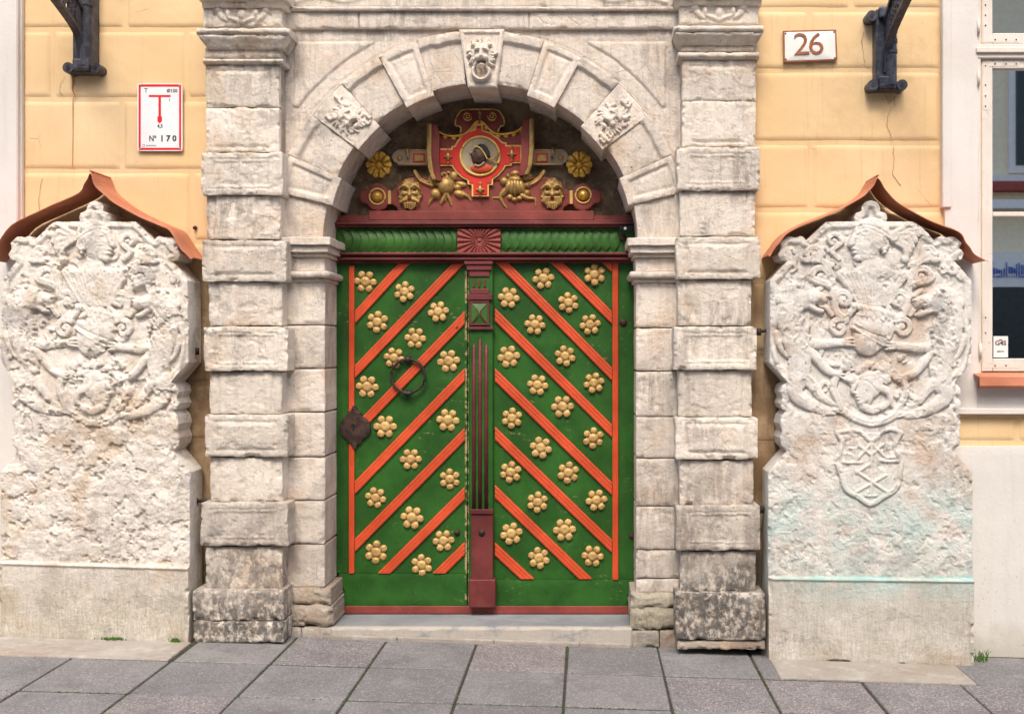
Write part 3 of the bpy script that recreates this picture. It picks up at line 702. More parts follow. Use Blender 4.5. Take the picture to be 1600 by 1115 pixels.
# arch
ACX, ACY = 750.5, 376
angs = [5.3, 17.7, 29, 41.3, 53.3, 65.8, 76.5, 90.5]
def arcpt(r, a, sx): return (ACX+sx*r*math.sin(R(a)), ACY-r*math.cos(R(a)))
def lionhead(h, cx, cy, rot, s, kind):
    c, n = math.cos(rot), math.sin(rot)
    def T(u, v): return (cx+(u*c-v*n)*s, cy+(u*n+v*c)*s)
    rnd = random.Random(kind)
    for i in range(34):                                   # mane locks
        a = 2*math.pi*i/34+rnd.uniform(-.1, .1); r0 = rnd.uniform(9, 12); r1 = rnd.uniform(15, 21)
        h.stroke([T(r0*math.cos(a), r0*math.sin(a)*1.1), T((r0+r1)/2*math.cos(a+.18), (r0+r1)/2*math.sin(a+.18)*1.1), T(r1*math.cos(a+.05), r1*math.sin(a+.05)*1.15)], 2.6*s, 1.4*s, .020*s, .004)
    h.dome(*T(0, -1), 13*s, 15*s, .035*s, rot); h.dome(*T(0, -6), 10*s, 8*s, .012*s, rot, b=.03*s)
    for sx in (-1, 1):
        h.dome(*T(sx*5.5, -3), 3*s, 2*s, -.010*s, rot, add=True); h.dome(*T(sx*5.5, -6), 4.2*s, 1.8*s, .010*s, rot+sx*.3, add=True)
        h.dome(*T(sx*4.2, 5), 5*s, 4*s, .016*s, rot, b=.034*s); h.dome(*T(sx*11, -13), 3.5*s, 4*s, .026*s, rot, b=.01)
    h.stroke([T(0, -7), T(0, 0), T(0, 3)], 2.2*s, 3.6*s, .022*s, b=.034*s)
    h.dome(*T(0, 10), 6*s, 3.4*s, -.035*s, rot, add=True)
    h.dome(*T(0, 14), 5*s, 3*s, .022*s, rot, b=.012)
def ringhole(h, cx, cy):                                  # the ring in the keystone mask's mouth
    pts = [(cx+13*math.sin(t), cy-2+13*math.cos(t)) for t in [(-1.9+3.8*i/12) for i in range(13)]]
    h.stroke(pts, 2.6, 2.6, .03, .01); h.dome(cx, cy-2, 9, 9, -.016, add=True)
SOFF = .37
for sx in (-1, 1):
    for i in range(7):
        a0, a1 = angs[i]+.06, angs[i+1]-.06
        proud = i in (1, 3, 5)
        ri = 238 if proud else 246; ro = 327
        n = 8
        pts = [arcpt(ri, a0+(a1-a0)*k/n, sx) for k in range(n+1)]+[arcpt(ro, a1+(a0-a1)*k/n, sx) for k in range(n+1)]
        sd = 200+i+(20 if sx > 0 else 0)
        def dr(h, i=i, sx=sx, a0=a0, a1=a1, ri=ri, proud=proud, sd=sd):
            r = np.hypot(h.X-ACX, h.Y-ACY); th = np.degrees(np.arctan2(sx*(h.X-ACX), ACY-h.Y))
            h.H += .009*fbm(h.X, h.Y, 40, 5, sd, .5)+.003*fbm(h.X, h.Y, 8, 3, sd+3)
            nn = fbm(h.X, h.Y, 16, 3, sd+7); h.H -= .010*sst(6, 0, h.d)*sst(.03, .22, nn)
            if not proud: h.H += .020*sst(309, 314, r+4*fbm(h.X, h.Y, 14, 2, sd))
            elif i != 3:
                q = np.minimum(np.minimum(r-ri-10, 318-r), np.radians(np.minimum(th-a0, a1-th))*r-8)
                h.H -= .013*sst(0, 3, q)-.006*sst(4, 10, q)
            else:
                mx, my = arcpt((ri+ro)/2-2, (a0+a1)/2, sx)
                h.H -= .004
                lionhead(h, mx, my, R((a0+a1)/2)*sx, 1.2, sd); h.H *= .62
                for q in range(14):
                    rr_ = random.Random(sd*31+q); u = rr_.uniform(-26, 26); v = rr_.uniform(-36, 36); aa = R((a0+a1)/2)*sx
                    if abs(v) < 18: continue
                    px_, py_ = mx+u*math.cos(aa)-v*math.sin(aa), my+u*math.sin(aa)+v*math.cos(aa)
                    h.stroke([(px_-5, py_-3), (px_, py_+2), (px_+4, py_-4)], 3, 1.5, .016, .002)
        relief('voussoir', pts, dr, (-.026 if i == 3 else -.034) if proud else -.012, SOFF+((.026 if i == 3 else .034) if proud else .012), M['soft'], po, 1.0 if i == 3 else 2.0, bev=2, bevh=.004)
def kdr(h):
    h.H += .006*fbm(h.X, h.Y, 14, 4, 5)
    q = h.d; h.H -= .010*sst(5, 8, q)
    lionhead(h, 753, 87, 0, 1.15, 77); ringhole(h, 752, 115)
relief('keystone', [(717, 45.5), (788, 45.5), (776, 137), (731, 137)], kdr, -.040, SOFF+.040, M['soft'], po, .9, bev=3, bevh=.01)
# spandrels
def spandrel(sx):
    n = 24; arc = [arcpt(327.6, 2+(88.5-2)*k/n, sx) for k in range(n+1)]
    xo = 438 if sx < 0 else 1063
    pts = [(ACX+sx*11.4, 45.5)]+arc[:]+[(xo, 376 if True else 0), (xo, 45.5)]
    pts = [p for p in pts if (p[0] >= 436 if sx < 0 else p[0] <= 1064)]
    def dr(h):
        h.H += .007*fbm(h.X, h.Y, 50, 5, 300+sx)+.003*fbm(h.X, h.Y, 9, 3, 300)
        r = np.hypot(h.X-ACX, h.Y-ACY)
        u = h.X-459 if sx < 0 else 1041-h.X
        q = np.minimum(np.minimum(u, r-351+3*fbm(h.X, h.Y, 30, 2, 3)), np.minimum(168-h.Y, h.Y-66))
        h.H += .008*sst(-.5, 1.2, q); h.H -= .005*np.exp(-(q/1.4)**2)
        h.H -= .006*np.exp(-((r-329)/1.6)**2)
        h.groove([(xo-sx*24, 205), (xo-sx*80, 207)], 1, .004)
        for (yy) in (118,): h.groove([(xo, yy), (xo-sx*22, yy)], .8, .003)
    relief('spandrel', pts, dr, .0, .3, M['soft'], po, 2.2)
spandrel(-1); spandrel(1)
# entablature over the arch
def edr(h):
    h.H += .007*fbm(h.X, h.Y, 40, 5, 333)+.004*fbm(h.X, h.Y, 8, 3, 33); n = fbm(h.X, h.Y, 16, 3, 34); h.H -= .012*sst(5, 0, h.d)*sst(.05, .25, n)
for x0, x1 in ((437, 560), (561, 826), (827, 1066)):
    relief('frieze_stone', rpoly(x0, 17, x1, 44.5, .4, x0, 6), edr, -.03, .3, M['soft'], po, 2, bev=2.5, bevh=.006)
relief('fillet_moulding', rpoly(437, 10, 1066, 16, .3, 61, 6), edr, -.055, .3, M['soft'], po, 2, bev=2, bevh=.006)
def eds(h):
    edr(h)
    for cx, sx in ((520, 1), (980, -1)):
        h.stroke([(cx-60*sx, 4), (cx-20*sx, -4), (cx+20*sx, 3), (cx+60*sx, -6)], 3, 2, .012)
relief('upper_stone', rpoly(437, -60, 1066, 9.4, .4, 62, 8), eds, -.02, .3, M['soft'], po, 2.5)
# threshold
def tdr(h): h.H += .01*fbm(h.X, h.Y, 20, 4, 400)
b = MB(); z1 = ZW(980, -.02); b.box(XW(519, 0), XW(988, 0), -.03, .42, -.1, z1, .012, 3)
bmesh.ops.subdivide_edges(b.bm, edges=[e for e in b.bm.edges if e.calc_length() > .2], cuts=40, use_grid_fill=False)
for v in b.bm.verts:
    q = v.co; 
    if v.co.y < .0: v.co.z += .003*math.sin(q.x*23)+.002*math.sin(q.x*61); v.co.y += .004*math.sin(q.x*31+1)+.003*math.sin(q.x*77)
b.make('threshold', M['step'], po)
for i, (a, c) in enumerate(((441, 520), (521, 622), (623, 772), (773, 905), (906, 986))):
    if i == 0: continue
    slab(XW(a, 0), XW(c, 0), -.05, -.028, M['kerb'], 'kerb_stone', dz=.02)
# ============================================================ DOOR
DY = .28
reed = lambda u, w: .004+.008*np.abs(np.cos(u/w*math.pi*1.5))**.6
def batten(pts, axis_n, par, m='orange', Y=DY-.012):
    # pts polygon px; axis_n: unit normal across the batten and centre offset, width
    nx, ny, c, wd = axis_n
    def dr(h):
        u = h.X*nx+h.Y*ny-c
        h.H += .0045*np.abs(np.cos(np.clip(u/wd, -.5, .5)*math.pi*3))**.7*.7
    relief('batten', pts, dr, Y, .016, M[m], par, 1.1)
def clip_poly(poly, a, b_, c):                            # keep a*x+b*y<=c
    out = []
    for i in range(len(poly)):
        p, q = poly[i-1], poly[i]; dp, dq = a*p[0]+b_*p[1]-c, a*q[0]+b_*q[1]-c
        if (dp <= 0) != (dq <= 0):
            t = dp/(dp-dq); out.append((p[0]+(q[0]-p[0])*t, p[1]+(q[1]-p[1])*t))
        if dq <= 0: out.append(q)
    return out
def diag(x0, y0, x1, y1, hv, box, par):
    # centre line from (x0,y0) to (x1,y1), vertical thickness hv, clipped to box
    dx, dy = x1-x0, y1-y0; Ln = math.hypot(dx, dy); nx, ny = -dy/Ln, dx/Ln
    e = 60/Ln
    a = (x0-dx*e, y0-dy*e); b_ = (x1+dx*e, y1+dy*e); h2 = hv/2
    pl = [(a[0], a[1]-h2), (b_[0], b_[1]-h2), (b_[0], b_[1]+h2), (a[0], a[1]+h2)]
    for (p, q, c) in ((1, 0, box[2]), (-1, 0, -box[0]), (0, 1, box[3]), (0, -1, -box[1])): pl = clip_poly(pl, p, q, c)
    if len(pl) < 3: return
    wd = hv*abs(dx)/Ln; c = x0*nx+y0*ny
    batten(pl, (nx, ny, c, wd), par)
def ros_mesh(sd=0):
    rn = random.Random(sd); jt = [rn.uniform(-.9, .6) for _ in range(6)]
    def dr(h):
        cx, cy = 600, 500; h.H += .003*fbm(h.X, h.Y, 7, 3, sd)
        for i in range(6):
            a = math.pi/3*i+.5; h.dome(cx+12.2*math.cos(a), cy+12.2*math.sin(a), 5.9+jt[i]*.6, 5.9+jt[i]*.6, .017+jt[i]*.004, b=.002)
        h.dome(cx, cy, 8.2, 8.2, .022, b=.001); h.groove([(cx+8.3*math.cos(q*.3), cy+8.3*math.sin(q*.3)) for q in range(22)], .9, .003)
        h.dome(cx, cy, 3, 3, -.003, add=True)
        for i in range(6):
            a = math.pi/3*i+.5; h.groove([(cx+12*math.cos(a), cy+12*math.sin(a)), (cx+18*math.cos(a), cy+18*math.sin(a))], 1.0, .003)
    pts = []
    for i in range(6):
        a = math.pi/3*i+.5
        for t in (-2.0, -1.4, -.7, 0, .7, 1.4, 2.0): pts.append((600+12.2*math.cos(a)+5.6*math.cos(a+t), 500+12.2*math.sin(a)+5.6*math.sin(a+t)))
    return relief('rosette', pts, dr, DY, .02, M['goldr'], None, .9, local=True)
ROS = [ros_mesh(k) for k in range(4)]
fresh = list(ROS)
def rosette(px, py, par):
    p = P(px, py, DY-.001); s = random.uniform(.95, 1.05); rt = (random.uniform(-.09, .09), random.uniform(0, 1.05), random.uniform(-.09, .09))
    if fresh:
        o = fresh.pop(); o.parent = par; o.location = p-par.location; o.rotation_euler = rt
    else: o = dup(random.choice(ROS), p, par, rt)
    o.scale = (s, random.uniform(.8, 1.1), s)
def bolt(px, py, par, r=5.5, Y=DY-.002):
    b = MB(); b.dome(P(px, py, Y), r*.0038, .014, 10, 3); return b.make('bolt', M['ironp'], par, True)
def flat(h): h.H += .0022*fbm(h.X, h.Y, 90, 3, 3)+.0012*fbm(h.X, h.Y, 12, 3, 8)
# left leaf
dl = empty('door_leaf', 'left green door leaf with iron ring and rising orange battens', 'door', (XW(540, DY), DY, ZW(947, DY)))
relief('panel', [(526, 408), (729.5, 408), (729.5, 894.5), (526, 894.5)], flat, DY, .05, M['green'], dl, 6)
relief('bottom_rail', [(529, 895.5), (729.3, 895.5), (729, 947), (538, 947), (538, 920), (529, 908)], flat, DY-.008, .05, M['green'], dl, 6, bev=1.5, bevh=.003)
relief('side_stile', [(526, 408), (544, 408), (544, 894.8), (526, 894.8)], flat, DY-.006, .05, M['green'], dl, 6, bev=1.5, bevh=.003)
batten([(545, 415), (553.5, 415), (553.5, 895), (545, 895)], (1, 0, 549.2, 8.5), dl)
bxl = (554.5, 412, 726, 895)
for (xa, ya, xb, yb) in ((554, 496, 630, 413), (554, 581, 716, 412), (554, 674, 725, 497), (554, 762, 725, 586), (554, 852, 725, 679), (600, 895, 725, 771), (686, 895, 725, 857)):
    diag(xa, ya, xb, yb, 20, bxl, dl)
for p in ((571, 440), (632, 456), (590, 503), (685, 487), (649, 528), (616, 559), (701, 564), (574, 604), (602, 666), (700, 656), (642, 717), (703, 748), (587, 777), (644, 808), (693, 844), (588, 862), (659, 882)): rosette(p[0], p[1], dl)
bolt(715, 512, dl, 5); bolt(714, 832, dl, 5)
rg = MB(); c = P(637.5, 587, DY-.035); rr_ = 26*.00374
rg.tube([c+Vector((rr_*math.sin(t), .0, rr_*math.cos(t))) for t in [2*math.pi*i/40 for i in range(41)]], .0085, 10, False)
k = rg.make('ring_handle', M['iron'], dl, True)
m = MB(); m.dome(P(638, 561, DY-.02), .024, .03, 12, 4).tube([P(638, 561, DY), P(638, 561, DY-.045)], .014, 10); m.make('ring_boss', M['iron'], k, True)
m = MB(); m.tube([P(628, 612, DY-.035), P(632, 614, DY-.038), P(641, 614, DY-.038), P(645, 612, DY-.035)], [.010, .015, .015, .010], 10); m.dome(P(636.5, 614, DY-.005), .02, .03, 10, 3); m.make('striker', M['iron'], k, True)
esc = [(551, 634), (555, 634), (559, 641), (564, 644), (566, 650), (572, 653), (577, 659), (579, 668), (577, 677), (571, 683), (566, 685), (563, 692), (558, 694), (555, 701), (552, 701), (548, 694), (543, 691), (541, 685), (535, 681), (531, 674), (530, 667), (532, 659), (537, 653), (541, 650), (543, 644), (548, 641)]
def ed(h): h.H += .003*sst(0, 4, h.d)+.002*fbm(h.X, h.Y, 8, 3, 3); h.dome(552, 666, 2.6, 2.6, -.02, add=True, p=.2); h.stroke
es = relief('escutcheon', esc, ed, DY-.02, .02, M['ironp'], dl, 1.2)
m = MB()
for x, y in esc[::3]:
    q = ((x-554)*.86+554, (y-667)*.88+667); m.dome(P(q[0], q[1], DY-.022), .005, .004, 8, 2)
m.make('nail', M['ironp'], es, True, kind='stuff')
MB().tube([P(552, 665.5, DY-.0262), P(552, 665.5, DY-.0265)], .0095, 12).pbox(550.8, 666, 553.2, 673, DY-.0265, .0005).make('keyhole', M['black'], es)
# right leaf
dr_ = empty('door_leaf', 'right green door leaf with maroon centre post and falling orange battens', 'door', (XW(980, DY), DY, ZW(947, DY)))
relief('panel', [(731, 406), (992, 406), (992, 904), (731, 904)], flat, DY+.002, .05, M['green'], dr_, 6)
relief('bottom_rail', [(731, 905), (991, 905), (990, 914), (981, 926), (979, 949), (731, 949)], flat, DY-.008, .05, M['green'], dr_, 6, bev=1.5, bevh=.003)
relief('side_stile', [(967, 406), (992, 406), (992, 904.3), (967, 904.3)], flat, DY-.006, .05, M['green'], dr_, 6, bev=1.5, bevh=.003)
batten([(957, 408), (966, 408), (966, 905), (957, 905)], (1, 0, 961.5, 9), dr_)
bxr = (773.5, 408, 956, 904)
for (xa, ya, xb, yb) in ((941, 400, 956, 415), (868, 408, 956, 496), (783, 409, 956, 584), (773, 491, 956, 673), (773, 585, 956, 763), (773, 676, 956, 853), (773, 767, 915, 904), (773, 857, 824, 904)):
    diag(xa, ya, xb, yb, 20, bxr, dr_)
for p in ((849, 435), (929, 429), (795, 465), (888, 473), (836, 507), (922, 507), (795, 557), (883, 556), (840, 601), (928, 598), (879, 635), (800, 653), (927, 684), (845, 699), (798, 737), (888, 738), (840, 784), (932, 781), (799, 833), (882, 827), (842, 871), (926, 868)): rosette(p[0], p[1], dr_)
bolt(974, 504, dr_, 6, DY-.008); bolt(987, 836, dr_, 5, DY-.008)
# centre post
pt = MB().pbox(733, 408, 770, 797, DY-.035, .04, .004).make('centre_post', M['green'], dr_)
def pp(name, x0, y0, x1, y1, Y, m='maroon', bev=.003, dep=.05): return MB().pbox(x0, y0, x1, y1, Y, dep, bev).make(name, M[m], pt)
pp('capital', 725, 408, 770, 413, DY-.065); pp('capital', 729, 413.3, 768, 422, DY-.055); pp('capital', 733, 422.3, 765, 432, DY-.045)
pp('capital_band', 735, 451, 764, 459, DY-.045); pp('capital_band', 730, 459.3, 769, 468.5, DY-.055)
for x in (740, 749, 757.5): pp('flute', x-1.5, 436, x+1.5, 448.5, DY-.043, dep=.03, bev=.002)
def dia(h):
    a = np.minimum(np.abs(h.X-749)/15, 1); b_ = np.minimum(np.abs(h.Y-489)/18, 1); h.H += .022*(1-np.maximum(a, b_))
relief('diamond_boss', [(736, 473), (762, 473), (762, 506), (736, 506)], dia, DY-.042, .02, M['green_lt'], pt, 1)
fr = MB()
for a, c_, d, e in ((733.5, 470, 764.5, 473), (733.5, 505, 764.5, 508), (733.5, 473.2, 736, 504.8), (762, 473.2, 764.5, 504.8)): fr.pbox(a, c_, d, e, DY-.05, .02, .001)
for a, c_ in (((736, 473), (747, 485)), ((762, 473), (751, 485)), ((736, 506), (747, 493)), ((762, 506), (751, 493))): fr.tube([P(*a, DY-.044), P(*c_, DY-.062)], .0035, 6)
fr.tube([P(747, 485, DY-.062), P(747, 493, DY-.062)], .0035, 6); fr.tube([P(751, 485, DY-.062), P(751, 493, DY-.062)], .0035, 6)
fr.make('diamond_frame', M['maroon'], pt)
pp('post_band', 730, 510.5, 771, 515, DY-.055)
for x, y in ((740.5, 541), (750, 532), (759.8, 541)):
    MB().tube([P(x, y-3, DY-.034), P(x, y, DY-.036), P(x, 796, DY-.036)], [.004, .011, .011], 12).make('post_rod', M['maroon'], pt, True)
pp('pedestal_cap', 734, 795.5, 770, 803, DY-.065); pp('pedestal', 736, 803.3, 770, 905, DY-.055, 'red'); pp('pedestal_base', 732.5, 905.3, 774, 949, DY-.07, 'red', .005, .07)
bolt(753, 832, pt, 5.5, DY-.054)
# frame pieces around the leaves
df = empty('door_frame', 'dark red timber door frame with green carved frieze above the leaves', 'door frame', (XW(756, DY), DY, ZW(957, DY)))
MB().pbox(533, 946.5, 985, 958.5, DY-.012, .08, .003).make('sill_board', M['redb'], df)
MB().pbox(520, 400, 1000, 960, DY+.045, .03).make('rebate', M['plastic'], df)
def mould(y0, y1, x0, x1, Y, m, name, steps):
    b = MB(); z1 = ZW(y0, Y); z0 = ZW(y1, Y); n = len(steps)
    for i, s in enumerate(steps):
        a = z1+(z0-z1)*i/n; c_ = z1+(z0-z1)*(i+1)/n-(0 if i == n-1 else .0006); b.box(XW(x0, Y), XW(x1, Y), Y-s, Y+.06, c_, a, min(.004, (a-c_)*.3), 2)
    return b.make(name, M[m], df)
mould(396, 411, 520, 992, DY, 'red', 'lintel_moulding', (.075, .05, .06, .03))
mould(345, 356, 520, 992, DY, 'red', 'upper_moulding', (.03, .055, .04))
mould(330, 344.5, 577, 928, DY, 'redb', 'top_board', (.02,))
MB().pbox(520, 337, 577, 345, DY-.01, .07, .002).pbox(928, 337, 992, 345, DY-.01, .07, .002).make('shoulder_board', M['redb'], df)
# gadrooned frieze: overlapping scales, each its own piece
def gad(cx, cy, sgn, i):
    x0, x1 = cx-9, cx+9
    pts = [(cx-sgn*12, 357)]+[(cx+sgn*(8*math.sin(math.pi*t/10)), 357+37*t/10) for t in range(11)]+[(cx-sgn*12, 394)]
    def dr(h):
        u = sgn*(h.X-cx); t = np.clip((h.Y-357)/37, 0, 1); ed_ = 8*np.sin(math.pi*t)
        q = (u+12)/(ed_+12); h.H += .006+.012*np.clip(q, 0, 1)**2-.016*(2*t-1)**2*.5
    relief('scale', pts, dr, DY-.004, .02, M['green_lt'], df, 2.0)
MB().pbox(520, 356.5, 992, 395.5, DY, .05).make('frieze_board', M['green_lt'], df)
for i in range(15): gad(545+i*13.3-8, 375, -1, i) if False else None
xs = [538+13.0*i for i in range(14)]
for i, x in enumerate(xs):
    def dr(h, x=x):
        t = np.clip((h.Y-357.5)/37, 0, 1); c_ = x-7+9*np.sin(math.pi*t); u = (h.X-c_)
        h.H += .016*np.clip(1-u/14, 0, 1)**.7-.012*(2*t-1)**2
    pts = [(x-7+9*math.sin(math.pi*t/10), 357.5+37*t/10) for t in range(11)]; rt = [(min(713.5, p[0]+14.5), p[1]) for p in pts][::-1]
    relief('scale', pts+rt, dr, DY-.003, .015, M['green_lt'], df, 2.2)
xs = [792+13.0*i for i in range(14)]
for i, x in enumerate(xs):
    def dr(h, x=x):
        t = np.clip((h.Y-357.5)/37, 0, 1); c_ = x+7-9*np.sin(math.pi*t)+.0; u = (c_-h.X)
        h.H += .016*np.clip(1-np.abs(u)/14, 0, 1)**.7-.012*(2*t-1)**2
    pts = [(x+7+9*math.sin(math.pi*t/10)-9, 357.5+37*t/10) for t in range(11)]; lf = [(max(782.8, p[0]-14.5), p[1]) for p in pts][::-1]
    relief('scale', pts+lf, dr, DY-.003, .015, M['green_lt'], df, 2.2)
def sunb(h):
    a = np.arctan2(h.Y-376, h.X-749); r = np.hypot(h.X-749, h.Y-376)
    h.H += .012*np.abs(np.cos(a*11))*sst(0, 9, r)+.0; h.dome(749, 376, 3, 3, .012)
relief('sunburst', [(715, 358), (782, 358), (782, 394), (715, 394)], sunb, DY-.022, .03, M['redb'], df, .8)
# small sensor and bolt at the right end of the frieze
o = MB().pbox(968, 352, 990, 361, DY-.075, .02, .002).make('door_sensor', M['plastic']); tag(o, 'small black door contact with clear lens on the right end of the frieze', 'sensor')
MB().dome(P(977, 357, DY-.075), .009, .004, 10, 3).make('lens', M['lens'], o, True)
m = MB(); m.dome(P(973, 371, DY-.015), .021, .014, 12, 3); tag(m.make('bolt_head', M['ironp'], None, True), 'large brown bolt head below the sensor on the green frieze', 'bolt')

# ============================================================ TYMPANUM
TY = .33
ty = empty('carved_tympanum', 'carved and gilded tympanum with portrait medallion under the stone arch', 'tympanum', (XW(750, TY), TY, ZW(340, TY)))
tb = [(ACX+262*math.sin(R(a))+6, 384-250*math.cos(R(a))) for a in range(-92, 93, 4)]
def tdr2(h):
    h.H += .012*fbm(h.X, h.Y, 22, 5, 500)+.004*fbm(h.X, h.Y, 6, 3, 4)
relief('back_board', tb, tdr2, TY, .03, M['tymp'], ty, 2)
Z5 = lambda x, y: (660+x*.16143, 160+y*.16143)
z5 = lambda L_: [Z5(*p) for p in L_]
lpl = [(561, 308), (563, 299), (570, 296), (577, 296), (580, 289), (590, 286), (601, 290), (606, 298), (612, 299), (619, 293), (625, 284), (637, 278), (655, 276)]
lpb = [(623, 332), (620, 324), (613, 319), (606, 319), (601, 326), (590, 330), (580, 326), (573, 318), (564, 316)]
C0 = 750.5
low = lpl+mirror(lpl, C0)+mirror(lpb, C0)[::1][0:0]
low = lpl+[(2*C0-x, y) for x, y in lpl[::-1]]+[(2*C0-x, y) for x, y in lpb[::-1]]+lpb
relief('lower_plate', low, None, TY-.045, .05, M['redb'], ty, 1.8, bev=2, bevh=.006)
body = z5([(60, 205), (120, 205), (130, 255), (200, 305), (280, 320), (370, 300), (375, 250), (355, 225), (320, 225), (325, 160), (360, 100), (420, 70), (700, 70), (760, 110), (790, 170), (790, 225), (750, 235), (730, 290), (850, 285), (940, 245), (1000, 140), (1050, 140), (1060, 400), (1055, 560), (1030, 760), (90, 760), (60, 560), (55, 400)])
relief('cartouche_body', body, None, TY-.055, .03, M['redb'], ty, 1.5, bev=2, bevh=.006)
def edge(name, pts, r, Y, m='goldp', par=None, n=6): return MB().tube([P(x, y, Y) for x, y in pts], r*.0038, n).make(name, M[m], par or ty, True)
crest = z5([(365, 300), (375, 255), (350, 228), (322, 225), (325, 160), (360, 102), (420, 72), (700, 72), (760, 112), (790, 170), (788, 222), (752, 236), (732, 290)])
edge('gilt_edge', catmull(crest, 3), 1.3, TY-.055)
# side wings (curved boards standing out)
for sx in (-1, 1):
    f = (lambda x: x) if sx < 0 else (lambda x: 2*C0-x+ -0)
    wg = [(f(x), y) for x, y in ((667, 193), (674, 193), (674, 245), (677, 270), (682, 281), (675, 280), (669, 262), (667, 235))]
    def wdr(h): h.H += .01*np.sin((h.Y-190)/90*3.1)
    if sx > 0: wg = [(x, y-8) for x, y in wg]
    relief('wing_edge', wg, wdr, TY-.105, .1, M['goldd'], ty, 1.5, bev=1.5, bevh=.004)
    wr = [(f(x), y-(8 if sx > 0 else 0)) for x, y in ((674.5, 194), (683, 196), (687, 215), (686, 250), (690, 283), (682.5, 281), (677.5, 270), (674.5, 245))]
    relief('wing_face', wr, wdr, TY-.09, .08, M['redb'], ty, 1.5)
    # hanging swag with scallops
    sw = z5([(120, 262), (180, 300), (260, 325), (340, 325), (410, 305), (465, 260), (510, 200), (545, 178)]) if sx < 0 else z5([(975, 235), (920, 280), (850, 300), (770, 310), (700, 300), (640, 255), (600, 205), (565, 178)])
    edge('swag', catmull(sw, 4), 1.7, TY-.068, 'gold')
    q = catmull(sw, 2)
    for (x, y) in q[1:-1:2]:
        m = MB(); m.dome(P(x, y+3, TY-.058), 4.2*.0038, .012, 12, 3, .9); m.make('scallop', M['gold'], ty, True)
    # crest volutes
    cx, cy = Z5(435, 135) if sx < 0 else Z5(678, 133)
    pts = [(cx+sx*-1*(7.5*(1-t/26))*math.cos(t*.5+(0)), cy+(7.5*(1-t/26))*math.sin(t*.5)) for t in range(24)]
    def vdr(h, cx=cx, cy=cy, sx=sx):
        h.dome(cx, cy, 9, 9, .012)
        n_ = 24; h.stroke([(cx-sx*(7.5*(1-t/26))*math.cos(t*.5), cy-(7.5*(1-t/26))*math.sin(t*.5)) for t in range(n_)], 1.3, .8, .008, .01)
    relief('volute', ellipse(cx, cy, 9, 9.5, 24), vdr, TY-.07, .02, M['redb'], ty, .8)
    MB().tube([P(x, y, TY-.084) for x, y in pts], .0035, 6).make('gilt_spiral', M['goldp'], ty, True)
    # strap with clasp
    g = lambda x, y: (540+x*.1125 if sx < 0 else 2*C0-(540+x*.1125), 220+y*.1125-(6 if False else 0))
    st = [g(*p) for p in ((640, 215), (680, 155), (730, 118), (1140, 118), (1140, 335), (725, 335), (720, 310), (670, 285), (640, 235))]
    s_ = relief('strap', st, None, TY-.05, .04, M['strap'], ty, 1.5, bev=1.5, bevh=.004)
    edge('gilt_edge', [g(*p) for p in ((735, 128), (1140, 128))], .9, TY-.052, 'goldp', s_); edge('gilt_edge', [g(*p) for p in ((735, 326), (1140, 326))], .9, TY-.052, 'goldp', s_)
    p = g(750, 240); m = MB(); m.dome(P(p[0], p[1], TY-.05), .017, .014, 14, 4); m.make('stud', M['goldd'], s_, True)
    a, c_ = g(935, 172), g(1100, 296); x0, x1 = sorted((a[0], c_[0])); MB().pbox(x0, a[1], x1, c_[1], TY-.058, .02, .002).make('inset', M['ctred'], s_); MB().pbox(x0+2.2, a[1]+2.5, x1-2, c_[1]-1.5, TY-.062, .02, .002).make('inset_panel', M['goldd'], s_)
    MB().tube([P(*g(855, 108), TY-.05), P(*g(855, 130), TY-.075), P(*g(858, 190), TY-.078), P(*g(872, 238), TY-.07), P(*g(895, 215), TY-.062)], [.009, .011, .011, .009, .004], 8).make('clasp', M['goldd'], s_, True)
    # big rosette
    cx, cy = (592.3, 257.6) if sx < 0 else (905, 257.6)
    NP = 10
    def rdr(h, cx=cx, cy=cy):
        a = np.arctan2(h.Y-cy, h.X-cx); r = np.hypot(h.X-cx, h.Y-cy)
        pet = np.abs(np.cos((a)*NP/2)); h.H += .006+.020*pet**.5*np.clip(np.sin(np.clip(r/20, 0, 1)*math.pi*.8), 0, 1)
        h.H -= .01*np.exp(-((r-6.5)/1.6)**2); h.dome(cx, cy, 5, 5, .022, b=.004)
        h.H -= .004*sst(.9, 1, pet)*sst(4, 16, r)
    pts = [(cx+(20.5-2.6*(1-abs(math.cos(t*NP/2))))*math.cos(t), cy+(20.5-2.6*(1-abs(math.cos(t*NP/2))))*math.sin(t)) for t in [2*math.pi*i/80 for i in range(80)]]
    relief('gilt_rosette', pts, rdr, TY-.03, .035, M['gold'], ty, .8)
    # end boss
    cx, cy = (589.6, 307) if sx < 0 else (2*C0-589.6, 305)
    m = MB(); m.tube([P(cx+12.2*math.cos(t), cy+12.2*math.sin(t), TY-.047) for t in [2*math.pi*i/32 for i in range(33)]], .0058, 6, False); m.make('gilt_ring', M['goldp'], ty, True)
    m = MB(); m.dome(P(cx, cy, TY-.046), .031, .032, 20, 6); m.make('end_boss', M['gold'], ty, True)
    xb = 608.5 if sx < 0 else 2*C0-608.5; MB().pbox(xb-2.3, 297.5, xb+2.3, 318.5, TY-.049, .01, .001).make('gilt_bar', M['goldp'], ty)
    # grotesque mask
    cx, cy = (641, 303.5) if sx < 0 else (863, 303)
